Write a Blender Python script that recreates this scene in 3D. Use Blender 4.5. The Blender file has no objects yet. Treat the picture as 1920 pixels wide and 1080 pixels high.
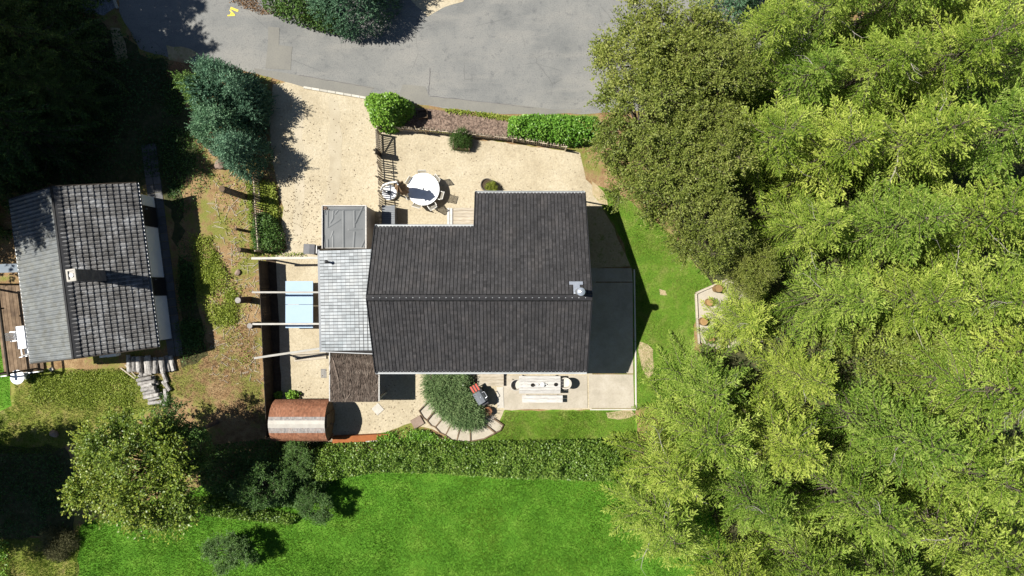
import bpy, math, random
import numpy as np
from mathutils import Vector, Matrix, noise as mnoise

# ------------------------------------------------------------------ camera, sky, sun, exposure
S = 36.0            # photograph pixels per metre on the ground
H = 1280.0 / S      # flying height of the camera
KX, KY = 0.65, 0.12  # shadow shift (east, south) in metres per metre of height

scene = bpy.context.scene
COL = scene.collection
cam_d = bpy.data.cameras.new('camera')
cam_d.sensor_width = 36.0
cam_d.lens = 24.0
cam_d.clip_start = 0.1
cam_d.clip_end = 2000.0
cam = bpy.data.objects.new('camera', cam_d)
cam.location = (0, 0, H)
COL.objects.link(cam)
scene.camera = cam

SUN_DIR = Vector((KX, -KY, -1.0)).normalized()
elev = math.asin(-SUN_DIR.z)
world = bpy.data.worlds.new("World")
scene.world = world
world.use_nodes = True
wn = world.node_tree
sky = wn.nodes.new('ShaderNodeTexSky')
sky.sky_type = 'NISHITA'
sky.sun_disc = False
sky.altitude = 1500.0
sky.sun_elevation = elev
sky.sun_rotation = math.atan2(-SUN_DIR.x, -SUN_DIR.y)
bg = wn.nodes['Background']
bg.inputs['Strength'].default_value = 0.05
wn.links.new(sky.outputs[0], bg.inputs['Color'])

sun_d = bpy.data.lights.new('sun', 'SUN')
sun_d.energy = 5.0
sun_d.angle = math.radians(0.5)
sun_d.color = (1.0, 0.96, 0.88)
sun = bpy.data.objects.new('sun', sun_d)
sun.rotation_euler = SUN_DIR.to_track_quat('-Z', 'Y').to_euler()
sun.location = (-20, 4, 40)
COL.objects.link(sun)

scene.view_settings.view_transform = 'Standard'
scene.view_settings.look = 'None'
scene.view_settings.exposure = 0.88
scene.view_settings.gamma = 1.0
scene.view_settings.use_curve_mapping = False
scene.cycles.max_bounces = 6
scene.cycles.diffuse_bounces = 3
scene.cycles.transmission_bounces = 4
scene.cycles.transparent_max_bounces = 4

rng = np.random.default_rng(7)
random.seed(7)
R = math.radians


def W(px, py, h=0.0):
    """photograph pixel of a point known to be h metres above the ground -> world point"""
    f = (1 - h / H) / S
    return Vector(((px - 960) * f, (540 - py) * f, h))


# ------------------------------------------------------------------ objects
def tag(o, label=None, cat=None, group=None, kind=None):
    if label: o['label'] = label
    if cat: o['category'] = cat
    if group: o['group'] = group
    if kind: o['kind'] = kind
    return o


def thing(name, label, cat, loc=(0, 0, 0), rz=0.0, group=None):
    o = bpy.data.objects.new(name, None)
    o.empty_display_size = 0.3
    o.location = loc
    o.rotation_euler = (0, 0, rz)
    COL.objects.link(o)
    return tag(o, label, cat, group)


def copy_tree(o, parent=None):
    c = o.copy()
    COL.objects.link(c)
    if parent is not None:
        c.parent = parent
    for ch in list(o.children):
        copy_tree(ch, c)
    return c


def link(name, me, parent=None, loc=None, rz=None):
    o = bpy.data.objects.new(name, me)
    COL.objects.link(o)
    if parent is not None: o.parent = parent
    if loc is not None: o.location = loc
    if rz is not None: o.rotation_euler = (0, 0, rz)
    return o


class MB:
    """collects boxes, bars, tubes ... into one mesh; each piece gets its own tint number"""
    def __init__(self):
        self.v = []; self.f = []; self.t = []

    def add(self, verts, faces, tint=None):
        b = len(self.v)
        t = random.random() if tint is None else tint
        self.v.extend(tuple(p) for p in verts)
        for f in faces:
            self.f.append(tuple(i + b for i in f)); self.t.append(t)
        return self

    def box(self, c, s, rz=0.0, rx=0.0, ry=0.0, tint=None, taper=1.0):
        hx, hy, hz = s[0] / 2, s[1] / 2, s[2] / 2
        M = Matrix.Translation(c) @ Matrix.Rotation(rz, 4, 'Z') @ Matrix.Rotation(ry, 4, 'Y') @ Matrix.Rotation(rx, 4, 'X')
        vs = []
        for z in (-1, 1):
            k = taper if z > 0 else 1.0
            for x, y in ((-1, -1), (1, -1), (1, 1), (-1, 1)):
                vs.append(M @ Vector((x * hx * k, y * hy * k, z * hz)))
        return self.add(vs, [(3, 2, 1, 0), (4, 5, 6, 7), (0, 1, 5, 4), (1, 2, 6, 5), (2, 3, 7, 6), (3, 0, 4, 7)], tint)

    def bar(self, a, b, w, t, up=(0, 0, 1), tint=None):
        a = Vector(a); b = Vector(b); d = (b - a).normalized(); up = Vector(up)
        s = d.cross(up)
        if s.length < 1e-4: s = d.cross(Vector((1, 0, 0)))
        s.normalize(); u = s.cross(d).normalized()
        vs = []
        for p in (a, b):
            for x, y in ((-1, -1), (1, -1), (1, 1), (-1, 1)):
                vs.append(p + s * (x * w / 2) + u * (y * t / 2))
        return self.add(vs, [(0, 1, 2, 3), (7, 6, 5, 4), (4, 5, 1, 0), (5, 6, 2, 1), (6, 7, 3, 2), (7, 4, 0, 3)], tint)

    def cyl(self, a, b, r0, r1=None, n=10, tint=None, cap=True):
        a = Vector(a); b = Vector(b); r1 = r0 if r1 is None else r1
        d = (b - a).normalized()
        s = d.cross(Vector((0, 0, 1)))
        if s.length < 1e-3: s = Vector((1, 0, 0))
        s.normalize(); u = d.cross(s)
        vs = []
        for p, r in ((a, r0), (b, r1)):
            for i in range(n):
                an = 2 * math.pi * i / n
                vs.append(p + s * (r * math.cos(an)) + u * (r * math.sin(an)))
        fs = [(i, (i + 1) % n, n + (i + 1) % n, n + i) for i in range(n)]
        if cap:
            fs.append(tuple(range(n - 1, -1, -1))); fs.append(tuple(range(n, 2 * n)))
        return self.add(vs, fs, tint)

    def tube(self, pts, r, n=8, tint=None):
        for a, b in zip(pts[:-1], pts[1:]):
            self.cyl(a, b, r, r, n, tint)
        return self

    def lathe(self, prof, c=(0, 0, 0), n=16, tint=None):
        vs = []; fs = []
        m = len(prof)
        for r, z in prof:
            for i in range(n):
                an = 2 * math.pi * i / n
                vs.append((c[0] + r * math.cos(an), c[1] + r * math.sin(an), c[2] + z))
        for k in range(m - 1):
            for i in range(n):
                j = (i + 1) % n
                fs.append((k * n + i, k * n + j, (k + 1) * n + j, (k + 1) * n + i))
        fs.append(tuple(range(n - 1, -1, -1)))
        fs.append(tuple(range((m - 1) * n, m * n)))
        return self.add(vs, fs, tint)

    def prism(self, poly, z0, z1, tint=None):
        n = len(poly)
        ar = sum(poly[i][0] * poly[(i + 1) % n][1] - poly[(i + 1) % n][0] * poly[i][1] for i in range(n))
        if ar < 0: poly = list(reversed(poly))
        vs = [(p[0], p[1], z0) for p in poly] + [(p[0], p[1], z1) for p in poly]
        fs = [tuple(range(n - 1, -1, -1)), tuple(range(n, 2 * n))]
        fs += [(i, (i + 1) % n, n + (i + 1) % n, n + i) for i in range(n)]
        return self.add(vs, fs, tint)

    def mesh(self, name, mat):
        me = bpy.data.meshes.new(name)
        me.from_pydata(self.v, [], self.f)
        me.materials.append(mat)
        at = me.attributes.new('tint', 'FLOAT', 'FACE')
        at.data.foreach_set('value', np.array(self.t, dtype=np.float32))
        me.update()
        return me

    def build(self, name, mat, parent=None, loc=None, rz=None, smooth=False):
        me = self.mesh(name, mat)
        if smooth: me.shade_smooth()
        return link(name, me, parent, loc, rz)


def np_mesh(name, V, F, T, mat):
    """V (n,3), F (m,k) with k = 3 or 4, T (m,) tint"""
    me = bpy.data.meshes.new(name)
    k = F.shape[1]
    me.vertices.add(len(V)); me.vertices.foreach_set('co', np.ascontiguousarray(V, dtype=np.float32).ravel())
    me.loops.add(F.size); me.loops.foreach_set('vertex_index', np.ascontiguousarray(F, dtype=np.int32).ravel())
    me.polygons.add(len(F))
    me.polygons.foreach_set('loop_start', np.arange(0, F.size, k, dtype=np.int32))
    at = me.attributes.new('tint', 'FLOAT', 'FACE')
    at.data.foreach_set('value', np.ascontiguousarray(T, dtype=np.float32))
    me.materials.append(mat)
    me.update(calc_edges=True)
    me.validate()
    return me


# ------------------------------------------------------------------ materials
def nt(mat):
    mat.use_nodes = True
    return mat.node_tree, mat.node_tree.nodes['Principled BSDF']


def ramp(tree, cols, pos=None):
    r = tree.nodes.new('ShaderNodeValToRGB')
    n = len(cols)
    while len(r.color_ramp.elements) < n: r.color_ramp.elements.new(0.5)
    for i, c in enumerate(cols):
        e = r.color_ramp.elements[i]
        e.position = pos[i] if pos else i / (n - 1)
        e.color = (c[0], c[1], c[2], 1)
    return r


def noise_node(tree, scale, detail=4, rough=0.55, vec=None):
    n = tree.nodes.new('ShaderNodeTexNoise')
    n.inputs['Scale'].default_value = scale
    n.inputs['Detail'].default_value = detail
    n.inputs['Roughness'].default_value = rough
    if vec is not None: tree.links.new(vec, n.inputs['Vector'])
    return n


def mixc(tree, fac, a, b, mode='MIX'):
    m = tree.nodes.new('ShaderNodeMix')
    m.data_type = 'RGBA'; m.blend_type = mode
    for sock, val in ((m.inputs['Factor'], fac), (m.inputs['A'], a), (m.inputs['B'], b)):
        if isinstance(val, (int, float)): sock.default_value = val
        elif isinstance(val, tuple): sock.default_value = (*val[:3], 1)
        else: tree.links.new(val, sock)
    return m.outputs['Result']


def mapr(tree, val, a, b, c, d):
    m = tree.nodes.new('ShaderNodeMapRange')
    tree.links.new(val, m.inputs[0])
    for i, x in enumerate((a, b, c, d)): m.inputs[1 + i].default_value = x
    return m.outputs[0]


def pm(name, cols, scale=3.0, rough=0.8, bump=0.0, bscale=40.0, tint=0.25, spec=0.3, metal=0.0, pos=None,
       fine=None, fscale=30.0, stretch=None, obj_rand=0.0, vor=None):
    """noise-coloured surface with relief; tint = how far pieces differ; fine = (colour, amount) speckle"""
    mat = bpy.data.materials.new(name)
    t, b = nt(mat)
    geo = t.nodes.new('ShaderNodeNewGeometry')
    vec = geo.outputs['Position']
    if stretch:
        mp = t.nodes.new('ShaderNodeMapping'); mp.inputs['Scale'].default_value = stretch
        t.links.new(vec, mp.inputs['Vector']); vec = mp.outputs[0]
    n = noise_node(t, scale, 6, 0.6, vec)
    r = ramp(t, cols, pos if pos else [0.3 + 0.4 * i / (len(cols) - 1) for i in range(len(cols))])
    t.links.new(n.outputs['Fac'], r.inputs[0])
    c = r.outputs[0]
    if fine:
        fn = noise_node(t, fscale, 3, 0.6, vec)
        c = mixc(t, mapr(t, fn.outputs['Fac'], 0.45, 0.7, 0, fine[1]), c, fine[0])
    if vor:
        v = t.nodes.new('ShaderNodeTexVoronoi'); v.inputs['Scale'].default_value = vor[0]
        t.links.new(vec, v.inputs['Vector'])
        bw = t.nodes.new('ShaderNodeRGBToBW'); t.links.new(v.outputs['Color'], bw.inputs[0])
        g = t.nodes.new('ShaderNodeCombineColor')
        k = mapr(t, bw.outputs[0], 0.2, 0.8, 1 - vor[1], 1 + vor[1] * 0.6)
        for i in range(3): t.links.new(k, g.inputs[i])
        c = mixc(t, 1.0, c, g.outputs[0], 'MULTIPLY')
    if tint or obj_rand:
        at = t.nodes.new('ShaderNodeAttribute'); at.attribute_name = 'tint'
        k = mapr(t, at.outputs['Fac'], 0, 1, 1 - tint, 1 + tint)
        if obj_rand:
            oi = t.nodes.new('ShaderNodeObjectInfo')
            k2 = mapr(t, oi.outputs['Random'], 0, 1, 1 - obj_rand, 1 + obj_rand)
            mm = t.nodes.new('ShaderNodeMath'); mm.operation = 'MULTIPLY'
            t.links.new(k, mm.inputs[0]); t.links.new(k2, mm.inputs[1]); k = mm.outputs[0]
        g = t.nodes.new('ShaderNodeCombineColor')
        for i in range(3): t.links.new(k, g.inputs[i])
        c = mixc(t, 1.0, c, g.outputs[0], 'MULTIPLY')
    t.links.new(c, b.inputs['Base Color'])
    b.inputs['Roughness'].default_value = rough
    b.inputs['Specular IOR Level'].default_value = spec
    b.inputs['Metallic'].default_value = metal
    if bump:
        bn = noise_node(t, bscale, 4, 0.6, vec)
        bp = t.nodes.new('ShaderNodeBump'); bp.inputs['Strength'].default_value = bump
        bp.inputs['Distance'].default_value = 0.03
        t.links.new(bn.outputs['Fac'], bp.inputs['Height']); t.links.new(bp.outputs[0], b.inputs['Normal'])
    return mat


def leafm(name, cols, transl=0.3, rough=0.5, hue=0.03, val=0.15, spec=0.25, gain=1.45):
    """leaves: colour from the tint of each leaf, a little different on each plant, some light through"""
    mat = bpy.data.materials.new(name)
    t, b = nt(mat)
    at = t.nodes.new('ShaderNodeAttribute'); at.attribute_name = 'tint'
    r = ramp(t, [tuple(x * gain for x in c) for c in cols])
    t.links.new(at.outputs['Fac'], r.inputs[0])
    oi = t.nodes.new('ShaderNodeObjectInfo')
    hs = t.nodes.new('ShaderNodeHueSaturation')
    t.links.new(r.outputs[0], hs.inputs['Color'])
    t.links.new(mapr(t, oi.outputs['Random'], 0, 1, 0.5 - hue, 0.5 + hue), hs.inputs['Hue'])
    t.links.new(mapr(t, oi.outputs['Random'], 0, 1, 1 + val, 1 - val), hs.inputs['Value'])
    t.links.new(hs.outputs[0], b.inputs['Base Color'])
    b.inputs['Roughness'].default_value = rough
    b.inputs['Specular IOR Level'].default_value = spec
    tr = t.nodes.new('ShaderNodeBsdfTranslucent'); t.links.new(hs.outputs[0], tr.inputs['Color'])
    mx = t.nodes.new('ShaderNodeMixShader'); mx.inputs[0].default_value = transl
    t.links.new(b.outputs[0], mx.inputs[1]); t.links.new(tr.outputs[0], mx.inputs[2])
    t.links.new(mx.outputs[0], t.nodes['Material Output'].inputs['Surface'])
    return mat


def asphalt_material():
    mat = bpy.data.materials.new('asphalt')
    t, b = nt(mat)
    geo = t.nodes.new('ShaderNodeNewGeometry'); vec = geo.outputs['Position']
    mp = t.nodes.new('ShaderNodeMapping'); mp.inputs['Scale'].default_value = (.35, 1.6, 1); mp.inputs['Rotation'].default_value = (0, 0, .18)
    t.links.new(vec, mp.inputs['Vector'])
    a = noise_node(t, .30, 6, .65, vec); s = noise_node(t, .8, 5, .6, mp.outputs[0]); f = noise_node(t, 16, 3, .7, vec); g = noise_node(t, 2.2, 5, .7, vec)
    r = ramp(t, [(.125, .128, .126), (.17, .17, .162), (.205, .20, .185)], [.33, .5, .66]); t.links.new(a.outputs['Fac'], r.inputs[0])
    c = mixc(t, mapr(t, s.outputs['Fac'], .50, .66, 0, .55), r.outputs[0], (.215, .208, .19))
    c = mixc(t, mapr(t, g.outputs['Fac'], .56, .70, 0, .55), c, (.075, .078, .082))
    c = mixc(t, mapr(t, f.outputs['Fac'], .48, .75, 0, .6), c, (.07, .073, .078))
    v = t.nodes.new('ShaderNodeTexVoronoi'); v.feature = 'DISTANCE_TO_EDGE'; v.inputs['Scale'].default_value = .42
    wv = mixc(t, .12, vec, noise_node(t, 2.0, 4, .6, vec).outputs['Color'], 'ADD'); t.links.new(wv, v.inputs['Vector'])
    crack = mapr(t, v.outputs['Distance'], .0, .010, .35, 0)
    gate = mapr(t, noise_node(t, .5, 2, .5, vec).outputs['Fac'], .5, .58, 0, 1)
    mm = t.nodes.new('ShaderNodeMath'); mm.operation = 'MULTIPLY'; t.links.new(crack, mm.inputs[0]); t.links.new(gate, mm.inputs[1])
    c = mixc(t, mm.outputs[0], c, (.05, .05, .05))
    t.links.new(c, b.inputs['Base Color']); b.inputs['Roughness'].default_value = .92; b.inputs['Specular IOR Level'].default_value = .2
    bp = t.nodes.new('ShaderNodeBump'); bp.inputs['Strength'].default_value = .35; bp.inputs['Distance'].default_value = .02
    t.links.new(f.outputs['Fac'], bp.inputs['Height']); t.links.new(bp.outputs[0], b.inputs['Normal'])
    return mat


M = {}
M['asphalt'] = asphalt_material()
M['asphalt_new'] = pm('asphalt_new', [(0.148, 0.144, 0.13), (0.185, 0.178, 0.155)], 0.8, .9, .3, 60, .06, fine=((0.118, 0.115, 0.111), .4), fscale=14)
M['gravel_grey'] = pm('gravel_grey', [(0.163, 0.178, 0.2), (0.252, 0.266, 0.281)], 6, .9, .5, 40, 0, vor=(22, .4))
M['gravel'] = pm('gravel', [(.315, .266, .182), (.385, .332, .235), (.425, .373, .275)], 0.6, .95, .5, 45, 0, fine=((.26, .205, .125), .35), fscale=9, vor=(20, .13))
M['gravel_track'] = pm('gravel_track', [(.30, .255, .18), (.355, .31, .225), (.40, .35, .265)], 0.8, .95, .3, 45, 0, fine=((.27, .22, .15), .3), fscale=10)
M['concrete'] = pm('concrete', [(0.281, 0.252, 0.2), (0.34, 0.303, 0.244), (0.385, 0.348, 0.289)], 1.3, .9, .2, 50, .06, fine=((0.222, 0.192, 0.148), .35), fscale=14)
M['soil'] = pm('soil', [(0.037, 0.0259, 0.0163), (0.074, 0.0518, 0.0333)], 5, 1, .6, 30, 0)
M['mulch'] = pm('mulch', [(0.0962, 0.0629, 0.0481), (0.155, 0.111, 0.0851), (0.222, 0.163, 0.126)], 7, 1, .6, 30, 0, vor=(16, .5))


def ground_material():
    mat = bpy.data.materials.new('rough_ground')
    t, b = nt(mat)
    geo = t.nodes.new('ShaderNodeNewGeometry'); vec = geo.outputs['Position']
    a = noise_node(t, 0.45, 5, 0.6, vec); c = noise_node(t, 2.6, 6, 0.65, vec); d = noise_node(t, 14, 4, 0.6, vec)
    r1 = ramp(t, [(.15, .088, .042), (.25, .165, .085), (.34, .25, .135)], [.3, .5, .7]); t.links.new(c.outputs['Fac'], r1.inputs[0])
    r2 = ramp(t, [(.075, .105, .016), (.14, .165, .028), (.22, .22, .06)], [.3, .5, .7]); t.links.new(d.outputs['Fac'], r2.inputs[0])
    ad = t.nodes.new('ShaderNodeMath'); ad.operation = 'ADD'
    t.links.new(a.outputs['Fac'], ad.inputs[0]); t.links.new(mapr(t, c.outputs['Fac'], 0, 1, -.3, .3), ad.inputs[1])
    f = mapr(t, ad.outputs[0], .47, .60, 0, .85)
    col = mixc(t, f, r1.outputs[0], r2.outputs[0])
    col = mixc(t, mapr(t, d.outputs['Fac'], .45, .75, 0, .5), col, (.10, .065, .035))
    t.links.new(col, b.inputs['Base Color'])
    b.inputs['Roughness'].default_value = 1; b.inputs['Specular IOR Level'].default_value = .1
    bp = t.nodes.new('ShaderNodeBump'); bp.inputs['Strength'].default_value = .8; bp.inputs['Distance'].default_value = .06
    t.links.new(d.outputs['Fac'], bp.inputs['Height']); t.links.new(bp.outputs[0], b.inputs['Normal'])
    return mat


M['ground'] = ground_material()
M['lawn'] = pm('lawn', [(.050, .135, .010), (.075, .185, .014), (.12, .23, .026)], 1.1, .9, .7, 22, 0, fine=((.026, .10, .006), .5), fscale=13, spec=.15)
M['lawn_dry'] = pm('lawn_dry', [(.065, .145, .012), (.105, .19, .018), (.18, .205, .05)], 1.6, .9, .7, 22, 0, fine=((.03, .07, .009), .6), fscale=13, spec=.15)
M['grass_blade'] = leafm('grass_blade', [(.030, .088, .006), (.060, .142, .010), (.125, .20, .022)], .3, .6, 0, 0)
M['grass_dry'] = leafm('grass_dry', [(.058, .115, .010), (.105, .16, .018), (.20, .195, .06)], .3, .6, 0, 0)
M['dark_tile'] = pm('dark_tile', [(.017, .0165, .018), (.025, .024, .0255), (.037, .0335, .033)], 1.4, .7, .4, 60, .40, spec=.35, fine=((.062, .058, .057), .45), fscale=17)
M['ridge_tile'] = pm('ridge_tile', [(0.012, 0.0114, 0.0126), (0.0192, 0.018, 0.0192)], 3, .6, .2, 60, .2, spec=.4, obj_rand=.15)
M['silver_tile'] = pm('silver_tile', [(.17, .195, .21), (.23, .25, .265), (.29, .305, .31)], 1.3, .5, .2, 60, .22, spec=.5)
M['weathered_tile'] = pm('weathered_tile', [(.04, .038, .036), (.10, .098, .096), (.24, .245, .25)], 1.6, .42, .5, 30, .25, spec=.6, fine=((.028, .024, .02), .75), fscale=5, obj_rand=.15)
M['pale_tile'] = pm('pale_tile', [(.085, .092, .095), (.125, .135, .138), (.16, .168, .16)], 0.7, .6, .25, 40, .14, spec=.4, fine=((.09, .085, .06), .5), fscale=3)
M['roof_board'] = pm('roof_board', [(0.0111, 0.0104, 0.0104), (0.0222, 0.0207, 0.02)], 3, .9, 0, 40, 0)
M['render_white'] = pm('render_white', [(.74, .74, .72), (.82, .82, .80)], 1.2, .85, .1, 60, 0)
M['rough_grass'] = pm('rough_grass', [(.27, .20, .10), (.20, .20, .05), (.13, .17, .025), (.26, .25, .09)], 1.3, 1, .8, 16, 0, fine=((.16, .13, .05), .5), fscale=12, spec=.1)
M['bare_earth'] = pm('bare_earth', [(.30, .23, .13), (.38, .30, .19), (.20, .20, .07)], 2.5, 1, .6, 18, 0, fine=((.16, .16, .05), .5), fscale=10)
M['forest_floor_and_shade'] = pm('forest_floor_and_shade', [(.025, .028, .012), (.05, .055, .02), (.085, .07, .035)], 4, 1, .8, 18, 0)  # floor of the eastern wood; also the tone for painted shade in the west
M['cladding'] = pm('cladding', [(0.336, 0.264, 0.192), (0.4, 0.32, 0.24)], 2, .8, .1, 40, .1)
M['zinc'] = pm('zinc', [(0.32, 0.344, 0.36), (0.44, 0.456, 0.464)], 2, .45, .05, 40, .1, spec=.6)
M['steel'] = pm('steel', [(0.55, 0.57, 0.6), (0.68, 0.7, 0.72)], 4, .25, 0, 40, 0, spec=.7, metal=.7)
M['black_metal'] = pm('black_metal', [(0.00888, 0.00888, 0.00962), (0.0185, 0.0185, 0.02)], 6, .5, 0, 40, .1, spec=.5)
M['grey_metal'] = pm('grey_metal', [(0.0962, 0.107, 0.122), (0.133, 0.144, 0.159)], 5, .4, .05, 40, .1, spec=.5)
M['white_paint'] = pm('white_paint', [(0.63, 0.639, 0.648), (0.72, 0.72, 0.72)], 3, .5, 0, 40, .05, spec=.4)
M['table_white'] = pm('table_white', [(0.684, 0.703, 0.731), (0.779, 0.788, 0.798)], 5, .45, 0, 40, .04, spec=.4)
M['bin_lid'] = pm('bin_lid', [(.07, .072, .078), (.10, .10, .108)], 5, .6, .05, 40, .1, spec=.3)
M['glass'] = pm('dark_glass', [(0.00888, 0.0111, 0.0133), (0.0148, 0.0178, 0.0207)], 2, .12, 0, 40, 0, spec=.6)
M['wood_pale'] = pm('wood_pale', [(0.266, 0.222, 0.163), (0.355, 0.311, 0.244), (0.407, 0.37, 0.311)], 2.5, .8, .3, 40, .14, stretch=(1, 6, 6), obj_rand=.1)
M['wood_grey'] = pm('wood_grey', [(0.311, 0.296, 0.274), (0.407, 0.392, 0.37), (0.488, 0.474, 0.451)], 2.5, .8, .3, 40, .1, stretch=(1, 7, 7), obj_rand=.08)
M['beam_wood'] = pm('beam_wood', [(0.296, 0.281, 0.244), (0.429, 0.414, 0.377)], 3, .8, .2, 40, .1, stretch=(1, 6, 6), obj_rand=.08)
M['wood_brown'] = pm('wood_brown', [(0.074, 0.0481, 0.0296), (0.126, 0.0851, 0.0518), (0.178, 0.126, 0.0814)], 3, .85, .3, 40, .2, obj_rand=.15)
M['wood_dark'] = pm('wood_dark', [(0.0185, 0.0141, 0.0104), (0.037, 0.0281, 0.0207)], 3, .85, .3, 40, .25, obj_rand=.15)
M['picket'] = pm('picket_wood', [(.30, .25, .185), (.46, .40, .31)], 4, .85, .2, 40, .1, obj_rand=.25)
M['bark'] = pm('bark', [(0.0518, 0.0407, 0.0311), (0.0962, 0.074, 0.0592), (0.148, 0.126, 0.104)], 5, .95, .5, 20, .2, obj_rand=.1)
M['bark_pale'] = pm('bark_pale', [(0.163, 0.148, 0.126), (0.252, 0.229, 0.2), (0.333, 0.311, 0.281)], 5, .9, .3, 20, .2, obj_rand=.1)
M['log_end'] = pm('log_end', [(0.207, 0.192, 0.178), (0.311, 0.296, 0.274)], 9, .9, .3, 30, .1, obj_rand=.15)
M['log_grey'] = pm('log_grey', [(0.148, 0.133, 0.122), (0.266, 0.252, 0.237), (0.37, 0.355, 0.34)], 7, .9, .5, 20, .2, obj_rand=.2)
M['stump'] = pm('stump_wood', [(.20, .115, .045), (.28, .18, .08)], 7, .9, .3, 30, .25, obj_rand=.2)
M['thatch'] = pm('thatch', [(0.0518, 0.0385, 0.0296), (0.0962, 0.074, 0.0592), (0.141, 0.115, 0.0925)], 4, 1, .3, 40, .45)
M['membrane'] = pm('membrane', [(.06, .066, .07), (.085, .092, .097)], 1.5, .5, .05, 30, 0, spec=.4)
M['shingle'] = pm('shingle', [(0.155, 0.0629, 0.0333), (0.222, 0.0962, 0.0518), (0.266, 0.126, 0.074)], 3, .85, .3, 30, .25)
M['shingle_grey'] = pm('shingle_grey', [(.185, .17, .16), (.255, .24, .23), (.33, .315, .30)], 5, .95, .3, 30, .22, fine=((.20, .12, .08), .5), fscale=5, spec=.1)
M['rust'] = pm('rust', [(0.185, 0.0555, 0.0148), (0.266, 0.0888, 0.0259)], 4, .8, .2, 30, .1)
M['terracotta'] = pm('terracotta', [(0.237, 0.0962, 0.0444), (0.311, 0.141, 0.074)], 6, .85, .1, 30, .1)
M['stone_brown'] = pm('stone_brown', [(0.178, 0.126, 0.0962), (0.244, 0.185, 0.148)], 4, .9, .3, 30, .1)
M['stone_pale'] = pm('stone_pale', [(0.34, 0.318, 0.281), (0.414, 0.392, 0.348)], 4, .9, .3, 30, .1)
M['stone_grey'] = pm('stone_grey', [(0.074, 0.0703, 0.074), (0.148, 0.141, 0.141)], 5, .9, .4, 20, .2)
M['dark_path'] = pm('dark_path', [(0.074, 0.074, 0.0777), (0.118, 0.118, 0.118)], 3, .9, .3, 30, .15, obj_rand=.12)
M['kerb'] = pm('kerb', [(0.37, 0.348, 0.296), (0.459, 0.437, 0.385)], 4, .9, .2, 30, .1, obj_rand=.1)
M['blue_table'] = pm('blue_table', [(.255, .35, .45), (.275, .37, .47)], 2, .6, 0, 30, .02, spec=.3)
M['blue_edge'] = pm('blue_edge', [(0.0296, 0.0962, 0.311), (0.037, 0.111, 0.333)], 2, .5, 0, 30, 0)
M['mesh_cloth'] = pm('mesh_cloth', [(0.266, 0.244, 0.2), (0.326, 0.303, 0.259)], 5, .8, 0, 30, .05)
M['canvas'] = pm('canvas', [(0.163, 0.104, 0.0555), (0.237, 0.155, 0.0888)], 5, .9, .2, 30, .15)
M['cream'] = pm('cream_shell', [(0.414, 0.385, 0.333), (0.459, 0.429, 0.377)], 3, .6, 0, 30, .03)
M['chair_frame'] = pm('chair_frame', [(.46, .45, .42), (.54, .53, .50)], 5, .6, 0, 30, .03, spec=.3)
M['awning'] = pm('awning', [(.15, .18, .21), (.20, .23, .26)], 3, .9, 0, 30, .03, spec=.1)
M['red_paint'] = pm('red_paint', [(0.385, 0.0629, 0.037), (0.444, 0.0888, 0.0592)], 3, .5, 0, 30, .1)
M['yellow_paint'] = pm('yellow_paint', [(0.518, 0.385, 0.0222), (0.592, 0.488, 0.104)], 9, .7, 0, 30, .05)
M['white_line'] = pm('white_line', [(0.385, 0.385, 0.34), (0.518, 0.518, 0.474)], 9, .7, 0, 30, .05)
M['tub'] = pm('tub_grey', [(0.074, 0.0629, 0.0518), (0.118, 0.104, 0.0888)], 5, .9, .2, 30, .2)

# foliage
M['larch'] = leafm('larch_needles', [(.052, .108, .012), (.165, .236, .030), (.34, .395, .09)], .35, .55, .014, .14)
M['spruce'] = leafm('spruce_needles', [(.012, .032, .009), (.032, .062, .016), (.07, .11, .024)], .12, .5, .02, .2)
M['blue_fir'] = leafm('fir_needles', [(.028, .070, .038), (.078, .152, .084), (.155, .255, .15)], .15, .5, .02, .12)
M['green_fir'] = leafm('green_fir_needles', [(.04, .085, .018), (.075, .14, .028), (.12, .19, .045)], .2, .5, .01, .1)
M['dark_leaf'] = leafm('dark_leaf', [(.020, .046, .009), (.044, .088, .018), (.085, .145, .034)], .2, .5, .006, .15, .25)
M['olive_leaf'] = leafm('olive_leaf', [(.056, .080, .013), (.125, .152, .026), (.235, .245, .07)], .3, .5, .012, .1, .25)
M['yellow_leaf'] = leafm('yellow_leaf', [(.046, .086, .012), (.112, .162, .020), (.225, .245, .035)], .3, .42, .01, .1, .4)
M['hedge_leaf'] = leafm('hedge_leaf', [(.040, .088, .012), (.096, .162, .022), (.20, .255, .055)], .3, .42, .01, .1, .4)
M['lime_leaf'] = leafm('lime_leaf', [(.055, .13, .014), (.11, .215, .024), (.21, .31, .05)], .3, .42, .01, .08, .4)
M['juniper'] = leafm('juniper_needles', [(.06, .115, .04), (.135, .20, .080), (.24, .30, .135)], .2, .55, .01, .05)
M['weed'] = leafm('weed_leaf', [(.085, .125, .016), (.16, .205, .030), (.27, .28, .075)], .3, .5, .01, .1)
M['brown_leaf'] = leafm('brown_leaf', [(.07, .045, .022), (.14, .09, .045), (.24, .17, .09)], .15, .7, .01, .1)
M['drab_leaf'] = leafm('drab_leaf', [(.04, .04, .018), (.08, .08, .035), (.15, .14, .065)], .2, .7, 0, .1)
M['dry_twig'] = leafm('dry_twig', [(.10, .045, .025), (.20, .10, .06), (.32, .18, .11)], .05, .8, 0, .1)

# ------------------------------------------------------------------ ground sheets
def nrm(a):
    return a / np.maximum(np.linalg.norm(a, axis=-1, keepdims=True), 1e-9)


def hash3(i, j, k):
    n = (i * 374761393 + j * 668265263 + k * 2147483647 + 1274126177) & 0xffffffff
    n = ((n ^ (n >> 13)) * 1274126177) & 0xffffffff
    n = n ^ (n >> 16)
    return (n & 0xffff) / 65535.0


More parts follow.
